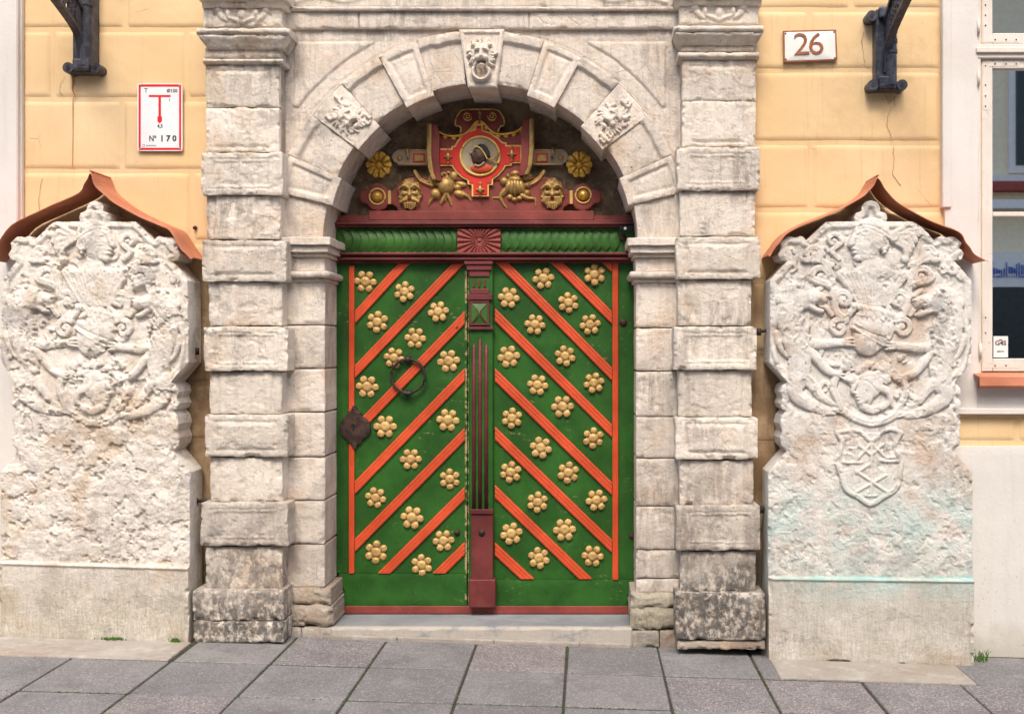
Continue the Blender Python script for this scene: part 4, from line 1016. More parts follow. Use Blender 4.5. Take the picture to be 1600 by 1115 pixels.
    def mdr(h, cx=cx, cy=cy, sx=sx):
        h.dome(cx, cy-2, 18, 24, .022)
        h.dome(cx, cy-14, 12, 8, .012, b=.018)
        for s in (-1, 1):
            h.stroke([(cx+s*2, cy-9), (cx+s*8, cy-13), (cx+s*15, cy-9), (cx+s*18, cy-5)], 2.5, 1.4, .016, .022)      # brow
            h.spiral(cx+s*4.5, cy-21, 3.6, 0, 1.3, s, 1.4, .012, .02)                                            # forehead curls
            h.dome(cx+s*7.5, cy-6, 3.8, 2.4, -.008, add=True)
            h.dome(cx+s*7.5, cy-.5, 5, 3.4, .014, b=.024)                                                        # cheek
            h.stroke([(cx+s*16, cy-18), (cx+s*19, cy-12), (cx+s*16, cy-4)], 3, 1.5, .016, .008)
            h.stroke([(cx+s*17, cy-4), (cx+s*20, cy+2), (cx+s*15, cy+6)], 2.4, 1.2, .014, .006)
            if sx < 0:
                for j, (a_, b_) in enumerate(((6.5, 8), (9.5, 11), (12, 15))): h.stroke([(cx+s*2, cy+4+j*2), (cx+s*a_, cy+5+j*3), (cx+s*(b_+1), cy+11+j*2), (cx+s*(b_+3), cy+8+j*3)], 2.6, 1.2, .014, .016)
            else:
                for j in range(5): h.stroke([(cx+s*(3+j*2), cy+6), (cx+s*(6+j*2.3), cy+12), (cx+s*(4+j*3.4), cy+21-j*2)], 2.4, 1, .014, .014)
        h.stroke([(cx, cy-9), (cx, cy-2), (cx, cy+2)], 2, 3.6, .016, .026)
        for j in range(5): h.stroke([(cx-8+j*4, cy+15), (cx-7+j*3.5, cy+20), (cx-6+j*3, cy+25)], 2.2, 1, .014, .010)
        h.dome(cx, cy+9.5, 3.2, 3, -.02, add=True)
    mo = [(cx+18*math.cos(t)*(1+.07*math.cos(7*t)), cy+(24*math.sin(t))*(1+.07*math.cos(9*t))) for t in [2*math.pi*i/60 for i in range(60)]]
    mk = relief('grotesque_mask', mo, mdr, TY-.05, .02, M['goldd'] if True else None, ty, .7)
    m = MB()
    for s in (-1, 1): m.dome(P(cx+s*7.5, cy-6, TY-.062), .010, .008, 10, 3, .65)
    m.make('eyes', M['black'], mk, True)
    MB().pbox(cx-2.2, cy+7.5, cx+2.2, cy+12, TY-.064, .01, .002).make('mouth', M['ctred'], mk)
    # fruit cluster
    cx, cy = (699, 291) if sx < 0 else (806, 290)
    def fdr(h, cx=cx, cy=cy, sx=sx):
        rn = random.Random(5+sx)
        if sx < 0:
            h.dome(cx-2, cy-1, 13.5, 14, .045); h.dome(cx-18, cy+12, 8, 8.5, .030); h.dome(cx+19, cy+12, 9, 6, .026, .3)
            for j in range(26): h.dome(cx-20+rn.uniform(-9, 7), cy-9+rn.uniform(-7, 8), 2.3, 2.3, .013, b=.008)
            for j in range(14): h.dome(cx-5+rn.uniform(-8, 8), cy-18+rn.uniform(-4, 4), 2.2, 2.2, .012, b=.008)
            h.dome(cx+10, cy-16, 7, 8, .026, .5); h.dome(cx+22, cy-3, 9, 4.5, .02, .2); h.dome(cx+16, cy+2, 6, 5, .024)
            h.stroke([(cx-22, cy+18), (cx-26, cy+24), (cx-29, cy+30)], 3.2, .8, .02); h.stroke([(cx+26, cy+13), (cx+33, cy+17), (cx+37, cy+24)], 3.2, .8, .02)
            h.stroke([(cx-2, cy+12), (cx-8, cy+24), (cx-10, cy+28)], 3.6, 1, .024); h.stroke([(cx, cy+12), (cx+4, cy+22), (cx+7, cy+30)], 3.6, 1, .024); h.stroke([(cx-2, cy+12), (cx-3, cy+24)], 3, 1, .022)
            h.stroke([(cx-24, cy-2), (cx-42, cy-10), (cx-51, cy-23)], 4, 2.5, .018)
            h.groove([(cx-24, cy-2), (cx-42, cy-10), (cx-51, cy-23)], .8, .006)
        else:
            for j in range(-2, 3): h.dome(cx-1+j*5, cy+1, 5.5, 15-abs(j)*2, .045-.006*abs(j), j*-.12)
            h.dome(cx, cy-9, 12, 6, .04); h.dome(cx-1, cy-19, 8, 5, .02)
            h.dome(cx-18, cy-7, 7, 6.5, .028); h.dome(cx-12, cy-15, 4, 4, .02); h.dome(cx+15, cy-13, 6, 6, .026); h.dome(cx+21, cy-14, 5, 5, .024); h.dome(cx+18, cy+12, 5.5, 5.5, .026); h.dome(cx+19, cy-1, 6, 5, .02)
            h.dome(cx-9, cy+18, 5, 4.5, .022); h.dome(cx-2, cy+22, 4.5, 4, .02); h.dome(cx+6, cy+20, 5, 4, .02)
            h.stroke([(cx-13, cy+4), (cx-24, cy+16), (cx-20, cy+28), (cx-15, cy+34)], 4, .8, .022); h.stroke([(cx-14, cy+8), (cx-24, cy+18), (cx-36, cy+19)], 3, .7, .016)
            h.stroke([(cx+10, cy+16), (cx+20, cy+20), (cx+30, cy+22), (cx+31, cy+32)], 4.4, .9, .024)
            h.stroke([(cx+22, cy-2), (cx+34, cy-9), (cx+44, cy-22)], 4, 2.5, .018); h.groove([(cx+22, cy-2), (cx+34, cy-9), (cx+44, cy-22)], .8, .006)
    # silhouette comes from the carving itself: cut the field where it is empty
    def fruit(name, x0, y0, x1, y1, draw):
        poly = [(x0, y0), (x1, y0), (x1, y1), (x0, y1)]
        hf = HF(poly, .75); draw(hf); msk = hf.H > .0006
        old = HF.inside
        def ins(s, x, y):
            m4 = msk[:-1, :-1] | msk[1:, :-1] | msk[:-1, 1:] | msk[1:, 1:]; return m4
        HF.inside = ins
        try: o = relief(name, poly, draw, TY-.047, .012, M['goldd'], ty, .75)
        finally: HF.inside = old
        return o
    if sx < 0: fruit('fruit_cluster', cx-55, cy-28, cx+40, cy+34, fdr)
    else: fruit('fruit_cluster', cx-40, cy-28, cx+50, cy+36, fdr)
# the bright red cross shaped frame and medallion
redo = z5([(520, 225), (570, 225), (572, 278), (640, 300), (720, 350), (768, 395), (800, 402), (800, 428), (945, 428), (945, 572), (852, 575), (850, 597), (795, 602), (775, 640), (722, 700), (668, 735), (668, 785), (628, 785), (628, 895), (492, 895), (492, 785), (452, 780), (450, 745), (390, 715), (340, 670), (306, 625), (295, 600), (155, 600), (155, 460), (292, 460), (294, 438), (322, 430), (350, 380), (390, 330), (450, 290), (518, 270)])
relief('gilt_border', offset(redo, 2.4), None, TY-.066, .015, M['goldp'], ty, 1.2)
rc = relief('red_frame', redo, None, TY-.071, .01, M['ctred'], ty, 1.2, bev=1, bevh=.001)
for p in z5([(248, 525), (866, 500), (560, 845)]):
    m = MB(); x, y = p
    m.tube([P(x, y-12, TY-.075), P(x, y-8.5, TY-.08), P(x, y-7, TY-.077), P(x, y-3, TY-.09), P(x, y+3, TY-.09), P(x, y+7, TY-.077), P(x, y+8.5, TY-.08), P(x, y+12, TY-.075)], [.005, .007, .004, .011, .011, .004, .007, .004], 10)
    m.tube([P(x-6.5, y, TY-.075), P(x-5, y, TY-.078), P(x+5, y, TY-.078), P(x+6.5, y, TY-.075)], [.004, .005, .005, .004], 8); m.make('spindle', M['goldd'], rc, True)
MB().tube([P(*Z5(545, 242), TY-.0712), P(*Z5(545, 242), TY-.0725)], .006, 10).make('nail_hole', M['black'], rc)
mcx, mcy = Z5(558, 520)
med = relief('medallion', ellipse(mcx, mcy, 29.5, 29.2, 48), None, TY-.074, .01, M['medal'], ty, 1.5)
m = MB(); m.tube([P(mcx+30.3*math.cos(t), mcy+30*math.sin(t), TY-.076) for t in [2*math.pi*i/64 for i in range(65)]], .0075, 8, False); m.make('medallion_ring', M['goldp'], med, True)
def face(h):
    c = Z5(545, 520); h.H += .004; h.dome(c[0]+1, c[1]-1, 13, 14, .018, p=.6, add=True)
    h.dome(*Z5(505, 488), 3, 1.6, -.003, add=True); h.dome(*Z5(500, 470), 4, 1.4, .004, add=True); h.dome(*Z5(555, 530), 4, 5, .004, add=True); h.dome(*Z5(482, 520), 2.5, 3, .006, add=True)
fp = z5([(530, 425), (505, 440), (495, 465), (492, 480), (480, 500), (468, 518), (474, 530), (484, 535), (477, 548), (484, 556), (478, 566), (486, 574), (488, 586), (510, 594), (540, 590), (555, 600), (600, 600), (612, 560), (650, 530), (650, 470), (610, 425), (570, 410)])
relief('head', fp, face, TY-.079, .008, M['skin'], med, .7, bev=1.5, bevh=.003)
def hairc(h):
    h.H += .018; h.dome(*Z5(600, 480), 10, 12, .008, add=True)
    u = (h.X-mcx)*.8+(h.Y-mcy)*.5; h.H += .003*np.cos(u*2.6)*np.cos((h.Y-mcy)*1.3-(h.X-mcx))
relief('hair', z5([(530, 422), (560, 405), (600, 410), (635, 445), (655, 495), (655, 530), (635, 545), (605, 490), (570, 445)]), hairc, TY-.079, .01, M['hair'], med, .6, bev=1.5, bevh=.004)
edge('headband', catmull(z5([(503, 437), (530, 428), (565, 448), (602, 498), (628, 550)]), 4), 1.25, TY-.1, 'goldp', med)
edge('ribbon', catmull(z5([(628, 552), (665, 555), (690, 540), (715, 520), (745, 495), (728, 480)]), 4), 1.3, TY-.092, 'goldd', med)
edge('ribbon', catmull(z5([(628, 552), (660, 562), (690, 570), (722, 590), (735, 588)]), 4), 1.1, TY-.09, 'goldd', med)
relief('bust', z5([(465, 632), (475, 612), (520, 612), (560, 618), (600, 600), (650, 596), (680, 622), (660, 662), (600, 688), (540, 682), (500, 664), (470, 655)]), lambda h: h.dome(*Z5(580, 640), 17, 8, .016), TY-.079, .008, M['orange'], med, .7, bev=1.2, bevh=.003)
edge('collar', catmull(z5([(505, 602), (535, 616), (570, 606), (602, 578)]), 4), 1.7, TY-.098, 'medal', med)
m = MB(); m.dome(P(*Z5(466, 488), TY-.08), .009, .006, 8, 3); m.make('nose_jewel', M['strap'], med, True)
# crest drop
m = MB(); x, y = Z5(557, 80)
for dy, r in ((0, .008), (4, .011), (8, .008), (12, .009), (16, .006)): m.dome(P(x, y+dy, TY-.055), r, .016, 8, 3)
m.make('crest_drop', M['goldd'], ty, True)
# ============================================================ CARVED STELAE
SY = -.185                                                # front plane of both slabs
half = [(0, 313), (9, 315.5), (14, 322), (15, 330), (24, 333), (26, 340), (24, 346), (70, 346), (101, 375.5), (106, 370), (111, 368.5), (118, 371), (124, 369.5), (131, 370), (142, 379), (140, 388), (145, 397), (141, 405), (131, 408), (157, 438), (158, 566), (130, 597), (138, 602), (141, 612), (137, 621), (141, 630), (138, 638), (132, 642), (139, 650), (142, 662), (138, 674), (142, 684), (140, 695), (131, 705), (160, 738), (160, 900)]
def stele_poly(cx, k, yb0, yb1, jag):
    r = [(cx+x*k, y) for x, y in half]; l = [(cx-x*k, y) for x, y in half[1:]][::-1]
    bot = [(cx+160*k*(1-2*t/24), yb1+(yb0-yb1)*t/24+2.2*float(fbm(np.array(t*13.), np.array(jag), 20, 3, 5))*2) for t in range(0, 25)]
    return r+bot+l
def mantle(h, F_, b=.004):
    # F_(x,y,mirror) maps right-stele pixels
    for s in (1, -1):
        f = lambda x, y: F_(1361+s*(x-1361), y)
        for (cx, cy, r, a0, tr, dr, w, lead) in (
            (1318, 468, 13, -2.6, 1.3, 1, 6, [(1322, 500), (1308, 488), (1304, 472)]),
            (1283, 431, 15, 2.8, 1.2, 1, 6.5, [(1302, 462), (1300, 447)]),
            (1262, 398, 10, 2.2, 1.2, -1, 4.2, [(1300, 415), (1282, 408)]),
            (1303, 376, 12, .3, 1.2, -1, 4.5, [(1310, 404), (1300, 392)]),
            (1312, 512, 13, -2.0, 1.2, -1, 5.5, [(1334, 482), (1322, 496)]),
            (1452, 398, 12, -2.4, 1.3, 1, 5.5, [(1420, 450), (1425, 425), (1440, 405)]),
            (1286, 470, 8, 1.2, 1.1, 1, 4, [(1300, 492)])):
            p0 = f(cx, cy); n = 14; sg = s
            pts = [f(*q) for q in lead]
            for i in range(n):
                t = i/(n-1); a = a0+dr*2*math.pi*tr*t; k = r*(1-t)**.8
                pts.append(f(cx+k*math.cos(a), cy+k*math.sin(a)))
            h.stroke(pts, w, w*.55, .022, b)
            q = catmull(pts[:len(pts)//2+3], 2); h.groove(q, .9, .005, sm=False)
            h.dome(p0[0], p0[1], w*.7, w*.7, .022, b=b)
def lion(h, f, sc=1, rs=1):
    def st(pts, r0, r1, hh, b=.004, rm=None): h.stroke([f(*p) for p in pts], r0*sc, r1*sc, hh, b, None if rm is None else rm*sc)
    def dm(x, y, rx, ry, hh, b=.004, rot=0): p = f(x, y); h.dome(p[0], p[1], rx*sc, ry*sc, hh, rot, b=b)
    st([(1240, 462), (1234, 490), (1240, 520), (1250, 560), (1246, 596)], 20, 15, .040, rm=22)      # body
    dm(1254, 464, 22, 20, .046); dm(1268, 465, 14, 13, .050); st([(1268, 463), (1280, 464), (1286, 467)], 9, 7.5, .048)      # head, muzzle
    st([(1266, 478), (1276, 484), (1284, 486)], 5, 4, .036); dm(1291, 463, 3, 3, .050); h.groove([f(1274, 474), f(1282, 477), f(1292, 475)], 1.6*sc, .014)
    dm(1276, 458, 2.5, 1.8, -.01); dm(1248, 447, 5, 5, .050)
    rn = random.Random(int(3+rs))
    for i in range(80):                                                                         # mane
        a = rn.uniform(1.2, 5.4); r = rn.uniform(12, 27); x = 1250+r*math.cos(a)*.9; y = 474+r*math.sin(a)*-1.1+rn.uniform(0, 46)
        st([(x, y), (x-3, y+5), (x-1, y+10)], 3.2, 1.2, .016, .034)
    st([(1250, 532), (1278, 538), (1300, 536), (1322, 534)], 9, 6, .034, rm=7)                    # fore legs
    for dy in (-4, 0, 4): st([(1322, 534+dy), (1334, 534+dy*1.4)], 3, 2, .030, .004)
    st([(1254, 540), (1272, 556), (1290, 576), (1306, 584)], 9, 6, .036, rm=7)
    for dx, dy in ((0, -4), (3, 1), (1, 6)): st([(1304, 584), (1315+dx, 584+dy)], 3, 2, .032, .004)
    st([(1246, 590), (1242, 612), (1262, 630), (1290, 640), (1304, 642)], 15, 6, .038, rm=10)       # hind legs
    st([(1256, 588), (1272, 604), (1286, 622), (1306, 636)], 10, 5, .026)
    for dy in (-4, 0, 5): st([(1302, 640), (1316, 640+dy)], 3, 2, .03, .004)
    st([(1236, 600), (1222, 586), (1212, 560), (1206, 530), (1212, 500), (1222, 470)], 4, 4, .022); st([(1212, 520), (1222, 548), (1238, 562)], 6, 2, .024)
    dm(1219, 468, 7, 9, .024)
def head(h, f, s=1):
    def st(pts, r0, r1, hh, b=.01, rm=None): h.stroke([f(*p) for p in pts], r0*s, r1*s, hh, b, None if rm is None else rm*s)
    def dm(x, y, rx, ry, hh, b=.01, add=False): p = f(x, y); h.dome(p[0], p[1], rx*s, ry*s, hh, b=b, add=add)
    dm(1362, 368, 29, 28, .042); dm(1350, 384, 20, 26, .040); dm(1356, 396, 18, 14, .036)
    dm(1340, 403, 7, 6, .030); st([(1341, 362), (1333, 374), (1329, 382)], 5, 5, .036)                 # chin, nose
    dm(1331, 381, 4, 3.5, .040); st([(1332, 389), (1340, 390)], 2.6, 1.6, .042); st([(1333, 395), (1341, 396)], 2.6, 1.6, .040)
    st([(1338, 365), (1346, 362), (1354, 365)], 2, 1.4, .042, .012); dm(1346, 370, 4.5, 2.6, -.008, add=True); dm(1346, 371, 2.6, 1.6, .003, add=True)
    dm(1381, 382, 8, 11, .012, b=.030); dm(1381, 382, 4, 6, -.014, add=True); dm(1381, 394, 3.5, 3.5, .03, b=.01)
    h.groove([f(1334, 356), f(1352, 352), f(1376, 360), f(1392, 372)], 1.6, .008); h.groove([f(1333, 361), f(1352, 357), f(1374, 366), f(1388, 376)], 1.2, .006)
    for i in range(5): st([(1388, 368+i*1), (1408+i*1, 366+i*7-8), (1424-i*2, 362+i*13-14), (1434-i*5, 372+i*10-6)], 3.5, 5.5, .022)
    st([(1360, 402), (1362, 420)], 14, 18, .030)
def carve_common(h, F_, facing, k, feather):
    f = (lambda x, y: F_(x, y)) if facing < 0 else (lambda x, y: F_(2*1361-x, y))
    b = .004
    rl = random.Random(50+facing)
    for i in range(45):
        x, y = 1361+rl.uniform(-142, 142), rl.uniform(385, 640); a = rl.uniform(0, 6.28); r = rl.uniform(5, 13)
        h.stroke([F_(x, y), F_(x+r*math.cos(a), y+r*math.sin(a)), F_(x+r*1.5*math.cos(a+.7), y+r*1.5*math.sin(a+.7)), F_(x+r*1.2*math.cos(a+1.5), y+r*1.2*math.sin(a+1.5))], 4.5*k, 1.8*k, rl.uniform(.005, .011), 0)
    mantle(h, F_, b)
    head(h, f, k)
    h.stroke([F_(1332, 430), F_(1345, 422), F_(1361, 428), F_(1380, 422), F_(1396, 430)], 6*k, 6*k, .022, b)
    n = 8
    for i in range(n):                                    # upright feathers in a fan
        t = (i+.5)/n-.5; h.stroke([F_(1365+t*50, 476), F_(1364+t*(72 if feather else 78), 455), F_(1363+t*112, 430 if feather else 424)], 3.8*k, 8.0*k, .024, b+.004)
        h.groove([F_(1365+t*52, 474), F_(1364+t*72, 455), F_(1363+t*112, 428)], 1.0, .007)
    h.stroke([F_(1334, 478), F_(1362, 484), F_(1392, 492)], 6*k, 6*k, .030, b)
    for i in range(9): h.groove([F_(1334+i*7, 472+i*1.6), F_(1338+i*7, 486+i*1.6)], 1.1, .007)
    p = F_(1364, 512); h.dome(p[0], p[1], 33*k, 36, .040, b=b); p = F_(1356, 530); h.dome(p[0], p[1], 24*k, 26, .038, b=b)
    h.stroke([F_(1332, 512), F_(1358, 528), F_(1380, 540)], 3, 2, .030, .020); h.groove([F_(1335, 508), F_(1360, 520), F_(1384, 528)], 1.5, .012)
    h.groove([F_(1364, 488), F_(1372, 515), F_(1366, 552)], 1.5, .008)
    h.groove([F_(1344, 496), F_(1350, 503), F_(1357, 496), F_(1364, 504), F_(1371, 496), F_(1378, 504), F_(1385, 498)], 1.2, .007)
    lion(h, F_, k, 3+facing); lion(h, lambda x, y: F_(2*1361-x-3, y+6), k, 5+facing)
    # lower oval shield with scalloped rim
    rim = [(1306, 590), (1302, 606), (1309, 624), (1316, 640), (1334, 652), (1350, 659), (1364, 661), (1380, 658), (1398, 648), (1408, 632), (1416, 612), (1412, 592)]
    h.stroke([F_(*q) for q in rim], 6*k, 6*k, .022, b); h.groove([F_(*q) for q in rim], 1.1, .006)
    rn = random.Random(7+facing)
    for i in range(26):
        x, y = 1361+rn.uniform(-44, 44), 582+rn.uniform(-16, 12)
        h.stroke([F_(x, y), F_(x+rn.uniform(-9, 9), y+rn.uniform(-9, 6)), F_(x+rn.uniform(-12, 12), y+rn.uniform(-3, 12))], 5*k, 2.5*k, rn.uniform(.012, .024), b)
    g = lambda x, y: f(1361+(x-1361)*.72-4, 608+(y-378)*.72)
    def st(pts, r0, r1, hh): h.stroke([g(*p) for p in pts], r0, r1, hh, b+.004)
    p = g(1362, 368); h.dome(p[0], p[1], 21, 22, .030, b=b); p = g(1352, 388); h.dome(p[0], p[1], 15, 20, .028, b=b)
    st([(1336, 362), (1326, 382), (1334, 386)], 3, 3, .026); st([(1334, 392), (1342, 393)], 2.4, 1.5, .028); st([(1336, 399), (1343, 400)], 2.2, 1.5, .027); p = g(1344, 406); h.dome(p[0], p[1], 6, 5, .026, b=b)
    h.groove([g(1338, 356), g(1360, 362), g(1380, 384)], 1.4, .007)
    for i in range(16):
        a = rn.uniform(-3, .4); q = g(1366+20*math.cos(a), 366+20*math.sin(a)); h.dome(q[0], q[1], 4, 3.5, .008, b=.020)
    st([(1384, 374), (1402, 382), (1408, 400), (1398, 416)], 7, 3, .022)
    st([(1350, 414), (1370, 424), (1392, 416)], 7, 5, .022)
def border(h, k):
    up = sst(655, 640, h.Y)
    d = h.d/k
    h.H -= .018*sst(9, 13, d)*up
    h.H += .006*np.exp(-((d-7)/2.2)**2)*up
    h.H -= .010*(1-np.clip(h.d/3, 0, 1))**2
def erosion(h, y0, y1, amt, seed):
    m = sst(y0-25, y0+40, h.Y+14*fbm(h.X, h.Y, 40, 3, seed))*sst(y1+3, y1-4, h.Y)
    big = fbm(h.X, h.Y, 34, 6, seed, .62); rd = 1-np.abs(fbm(h.X, h.Y*1.5, 22, 5, seed+5, .55))*4
    fine = fbm(h.X, h.Y, 7, 4, seed+2, .6)
    flake = fbm(h.X+20*fbm(h.X, h.Y, 60, 2, seed+31), h.Y*1.4, 26, 5, seed+12); q = np.floor(flake*9)/9
    h.H += m*amt*(.050*big+.010*np.clip(rd, -1, 1)*fbm(h.X, h.Y, 60, 2, seed+8)*2+.018*fine+.035*q)-m*.012
    return m
def wear(h, seed, a=1):
    h.H *= .5; h.H += a*(.0045*fbm(h.X, h.Y, 7, 4, seed, .6)+.008*fbm(h.X, h.Y, 24, 4, seed+3)-.008*sst(.08, .2, fbm(h.X, h.Y, 20, 4, seed+21, .6))); n = fbm(h.X, h.Y, 18, 3, seed+6); h.H -= .016*sst(7, 0, h.d)*sst(.08, .25, n)
def base(h, yb, cx, seed, slope=0):
    t = h.Y-(yb+slope*(h.X-cx))
    m = sst(-1.5, 1.5, t)
    h.H = h.H*(1-m)+m*(.010+.0020*fbm(h.X*4, h.Y/5, 9, 3, seed)+.006*fbm(h.X, h.Y, 60, 4, seed+2))
    h.H += .010*np.exp(-((t-2)/2.5)**2)
    n = fbm(h.X, h.Y, 22, 3, seed+6); h.H -= .02*sst(8, 0, h.d)*sst(.02, .22, n)*m
def right(h):
    F_ = lambda x, y: (x, y)
    border(h, 1); carve_common(h, F_, -1, 1, True)
    # banderole and lower shield with merchant's mark
    rn = random.Random(4)
    for s in (-1, 1):
        for i in range(22):
            x, y = 1361+s*rn.uniform(60, 120), rn.uniform(640, 705)
            h.stroke([(x, y), (x+rn.uniform(-12, 12), y+rn.uniform(-10, 10)), (x+rn.uniform(-16, 16), y+rn.uniform(-4, 14))], 5.5, 2.5, rn.uniform(.008, .02), -.012)
        h.spiral(1361+s*92, 668, 12, 0, 1.2, s, 4.5, .016, -.006)
    erosion(h, 665, 1100, .45, 61)
    shl = [(1308, 676), (1316, 690), (1312, 706), (1308, 722), (1315, 742), (1322, 764), (1342, 776), (1360, 787), (1380, 776), (1400, 762), (1406, 740), (1408, 720), (1402, 704), (1400, 690), (1408, 676)]
    hs_ = HF.inside(type('q', (), {'poly': np.array(catmull(shl, 3))})(), h.X, h.Y)
    h.H = np.where(hs_, .25*h.H+.004+.003*fbm(h.X, h.Y, 12, 4, 9), h.H)
    h.stroke(shl, 4, 4, .014, .004); h.stroke([(1308, 676), (1330, 672), (1346, 676), (1361, 688), (1378, 676), (1392, 670), (1408, 676)], 3.4, 3.4, .014, .004)
    def bar(pts, r=2.6): h.stroke(pts, r, r, .013, .004, sm=False)
    bar([(1362, 688), (1361, 774)]); bar([(1318, 722), (1346, 722)]); bar([(1380, 720), (1402, 720)])
    bar([(1324, 682), (1325, 718)]); bar([(1337, 682), (1338, 718)]); bar([(1324, 700), (1337, 700)])                # H
    bar([(1385, 682), (1386, 714)]); bar([(1385, 714), (1397, 714)])                                                # L
    bar([(1340, 716), (1361, 692), (1382, 712)]); bar([(1342, 696), (1361, 710), (1380, 694)])
    bar([(1338, 736), (1386, 768)]); bar([(1384, 742), (1338, 768)]); bar([(1360, 724), (1338, 738)]); bar([(1356, 768), (1352, 774), (1368, 774)], 2)
    wear(h, 71, .8); base(h, 903, 1361, 75, .012)
def left(h):
    k = .925; F_ = lambda x, y: (147+(x-1361)*k, y+1)
    border(h, k); carve_common(h, F_, 1, k, False)
    h.H -= .006*sst(470, 600, h.Y)*np.clip(fbm(h.X, h.Y, 26, 4, 91)*6, 0, 1)
    rn = random.Random(9)
    for i in range(30):
        x, y = 147+rn.uniform(-110, 110), rn.uniform(640, 720)
        h.stroke([(x, y), (x+rn.uniform(-12, 12), y+rn.uniform(-10, 10)), (x+rn.uniform(-20, 20), y+rn.uniform(-4, 12))], 6, 2.5, rn.uniform(.006, .018), -.012)
    m = erosion(h, 655, 882, .62, 81)
    wear(h, 88, 1.6); base(h, 881, 147, 85, .030)
SD = .20
o = relief('carved_stele', stele_poly(1361, 1, 1031, 1045, 3.), right, SY, SD, M['steleR'], None, 1.25)
tag(o, 'pale carved gravestone slab with turquoise stain, right of the portal', 'gravestone', 'carved slabs flanking the portal')
o = relief('carved_stele', [(x, y if y < 881 else y-0) for x, y in stele_poly(147, .925, 1003, 1012, 8.)], left, SY, SD, M['steleL'], None, 1.25)
tag(o, 'badly eroded carved gravestone slab with crumbled lower half, left of the portal', 'gravestone', 'carved slabs flanking the portal')
# loose packing stones below the right slab
for i, (x0, y0, x1, y1) in enumerate(((1330, 1033, 1432, 1043), (1436, 1030, 1450, 1045), (1490, 1036, 1522, 1047))):
    o = block(x0, y0, x1, y1, SY+.01, None, 700+i, 'packing_stone', 'kerb', .12, .8, 2, 1.2, par=None) if False else None
def loose(x0, y0, x1, y1, lab, sd):
    def dr(h): h.H += .01*fbm(h.X, h.Y, 10, 3, sd)
    o = relief('packing_stone', rpoly(x0, y0, x1, y1, 1.4, sd, 4), dr, SY+.008, .10, M['kerb'], None, 1.6, bev=2, bevh=.006); tag(o, lab, 'stone')
loose(1332, 1035, 1430, 1045, 'long thin packing stone wedged under the middle of the right gravestone', 3)
loose(1435, 1036, 1450, 1047, 'tiny square packing stone under the right gravestone', 5)
# iron cramps
def cramp(px, py, x2, lab, Y=SY+.12):
    m = MB(); m.tube([P(px, py, Y), P(x2, py-2, Y), P(x2+(3 if x2 > px else -3), py+6, Y)], .009, 8).tube([P(px, py-5, Y), P(px, py+6, Y)], .012, 8)
    tag(m.make('iron_cramp', M['iron'], None, True), lab, 'cramp')
cramp(308, 548, 301, 'black iron cramp on the upper right edge of the left gravestone')
cramp(306, 783, 322, 'rusty iron hook between left gravestone and pilaster block', -.06)
cramp(1186, 518, 1200, 'iron cramp holding the right gravestone near its upper left edge', -.06)
cramp(1190, 795, 1199, 'small iron cramp low on the left edge of the right gravestone', -.06)

# ============================================================ SHEET METAL HOODS
def hood(pts, lab, Yf=-.215, Yb=.028):
    top = catmull(pts, 4); m = MB(); n = len(top)
    w_ = [(XW(x, Yf), ZW(y, Yf)) for x, y in top]
    def row(Y, dz, wav=0): return [m.bm.verts.new((x+wav*.002*math.sin(i*1.3), Y+wav*.006*math.sin(i*.9), z+dz)) for i, (x, z) in enumerate(w_)]
    nn = 6
    A = [row(Yf+(Yb-Yf)*j/nn, .0 if j else -.012, 1 if j < 2 else 0) for j in range(nn+1)]
    B = [row(Yf+(Yb-Yf)*j/nn, -.005 if j else -.016, 1 if j < 2 else 0) for j in range(nn+1)]
    for S in (A, B):
        for a, b in zip(S, S[1:]):
            for i in range(n-1): m.bm.faces.new((a[i], a[i+1], b[i+1], b[i]))
    for i in range(n-1): m.bm.faces.new((A[0][i], A[0][i+1], B[0][i+1], B[0][i]))
    for e in (0, -1):
        for j in range(nn): m.bm.faces.new((A[j][e], A[j+1][e], B[j+1][e], B[j][e]))
    o = m.make('sheet_metal_hood', M['copper'], None, False); tag(o, lab, 'hood', 'hoods over the carved slabs')
    # folded seam at the ridge
    return o
hl = hood([(-22, 404), (-8, 385), (18, 347), (70, 322), (122, 297), (134, 280), (141, 267), (150, 288), (172, 308), (206, 329), (251, 349), (264, 356), (284, 386), (298, 401)], 'orange-brown sheet metal hood above the left gravestone')
hr = hood([(1202, 397), (1214, 380), (1227, 364), (1245, 352), (1305, 327), (1345, 305), (1362, 290), (1372, 274), (1382, 290), (1396, 306), (1431, 330), (1470, 347), (1499, 359), (1511, 376), (1521, 391), (1544, 405)], 'orange-brown sheet metal hood above the right gravestone')
for par, (a, c) in ((hl, (141, 267)), (hr, (1372, 274))):
    MB().tube([P(a, c, -.215), P(a, c, .02) + Vector((P(a, c, -.215).x-P(a, c, .02).x, 0, P(a, c, -.215).z-P(a, c, .02).z))], .006, 8).make('ridge_seam', M['copper'], par, True)

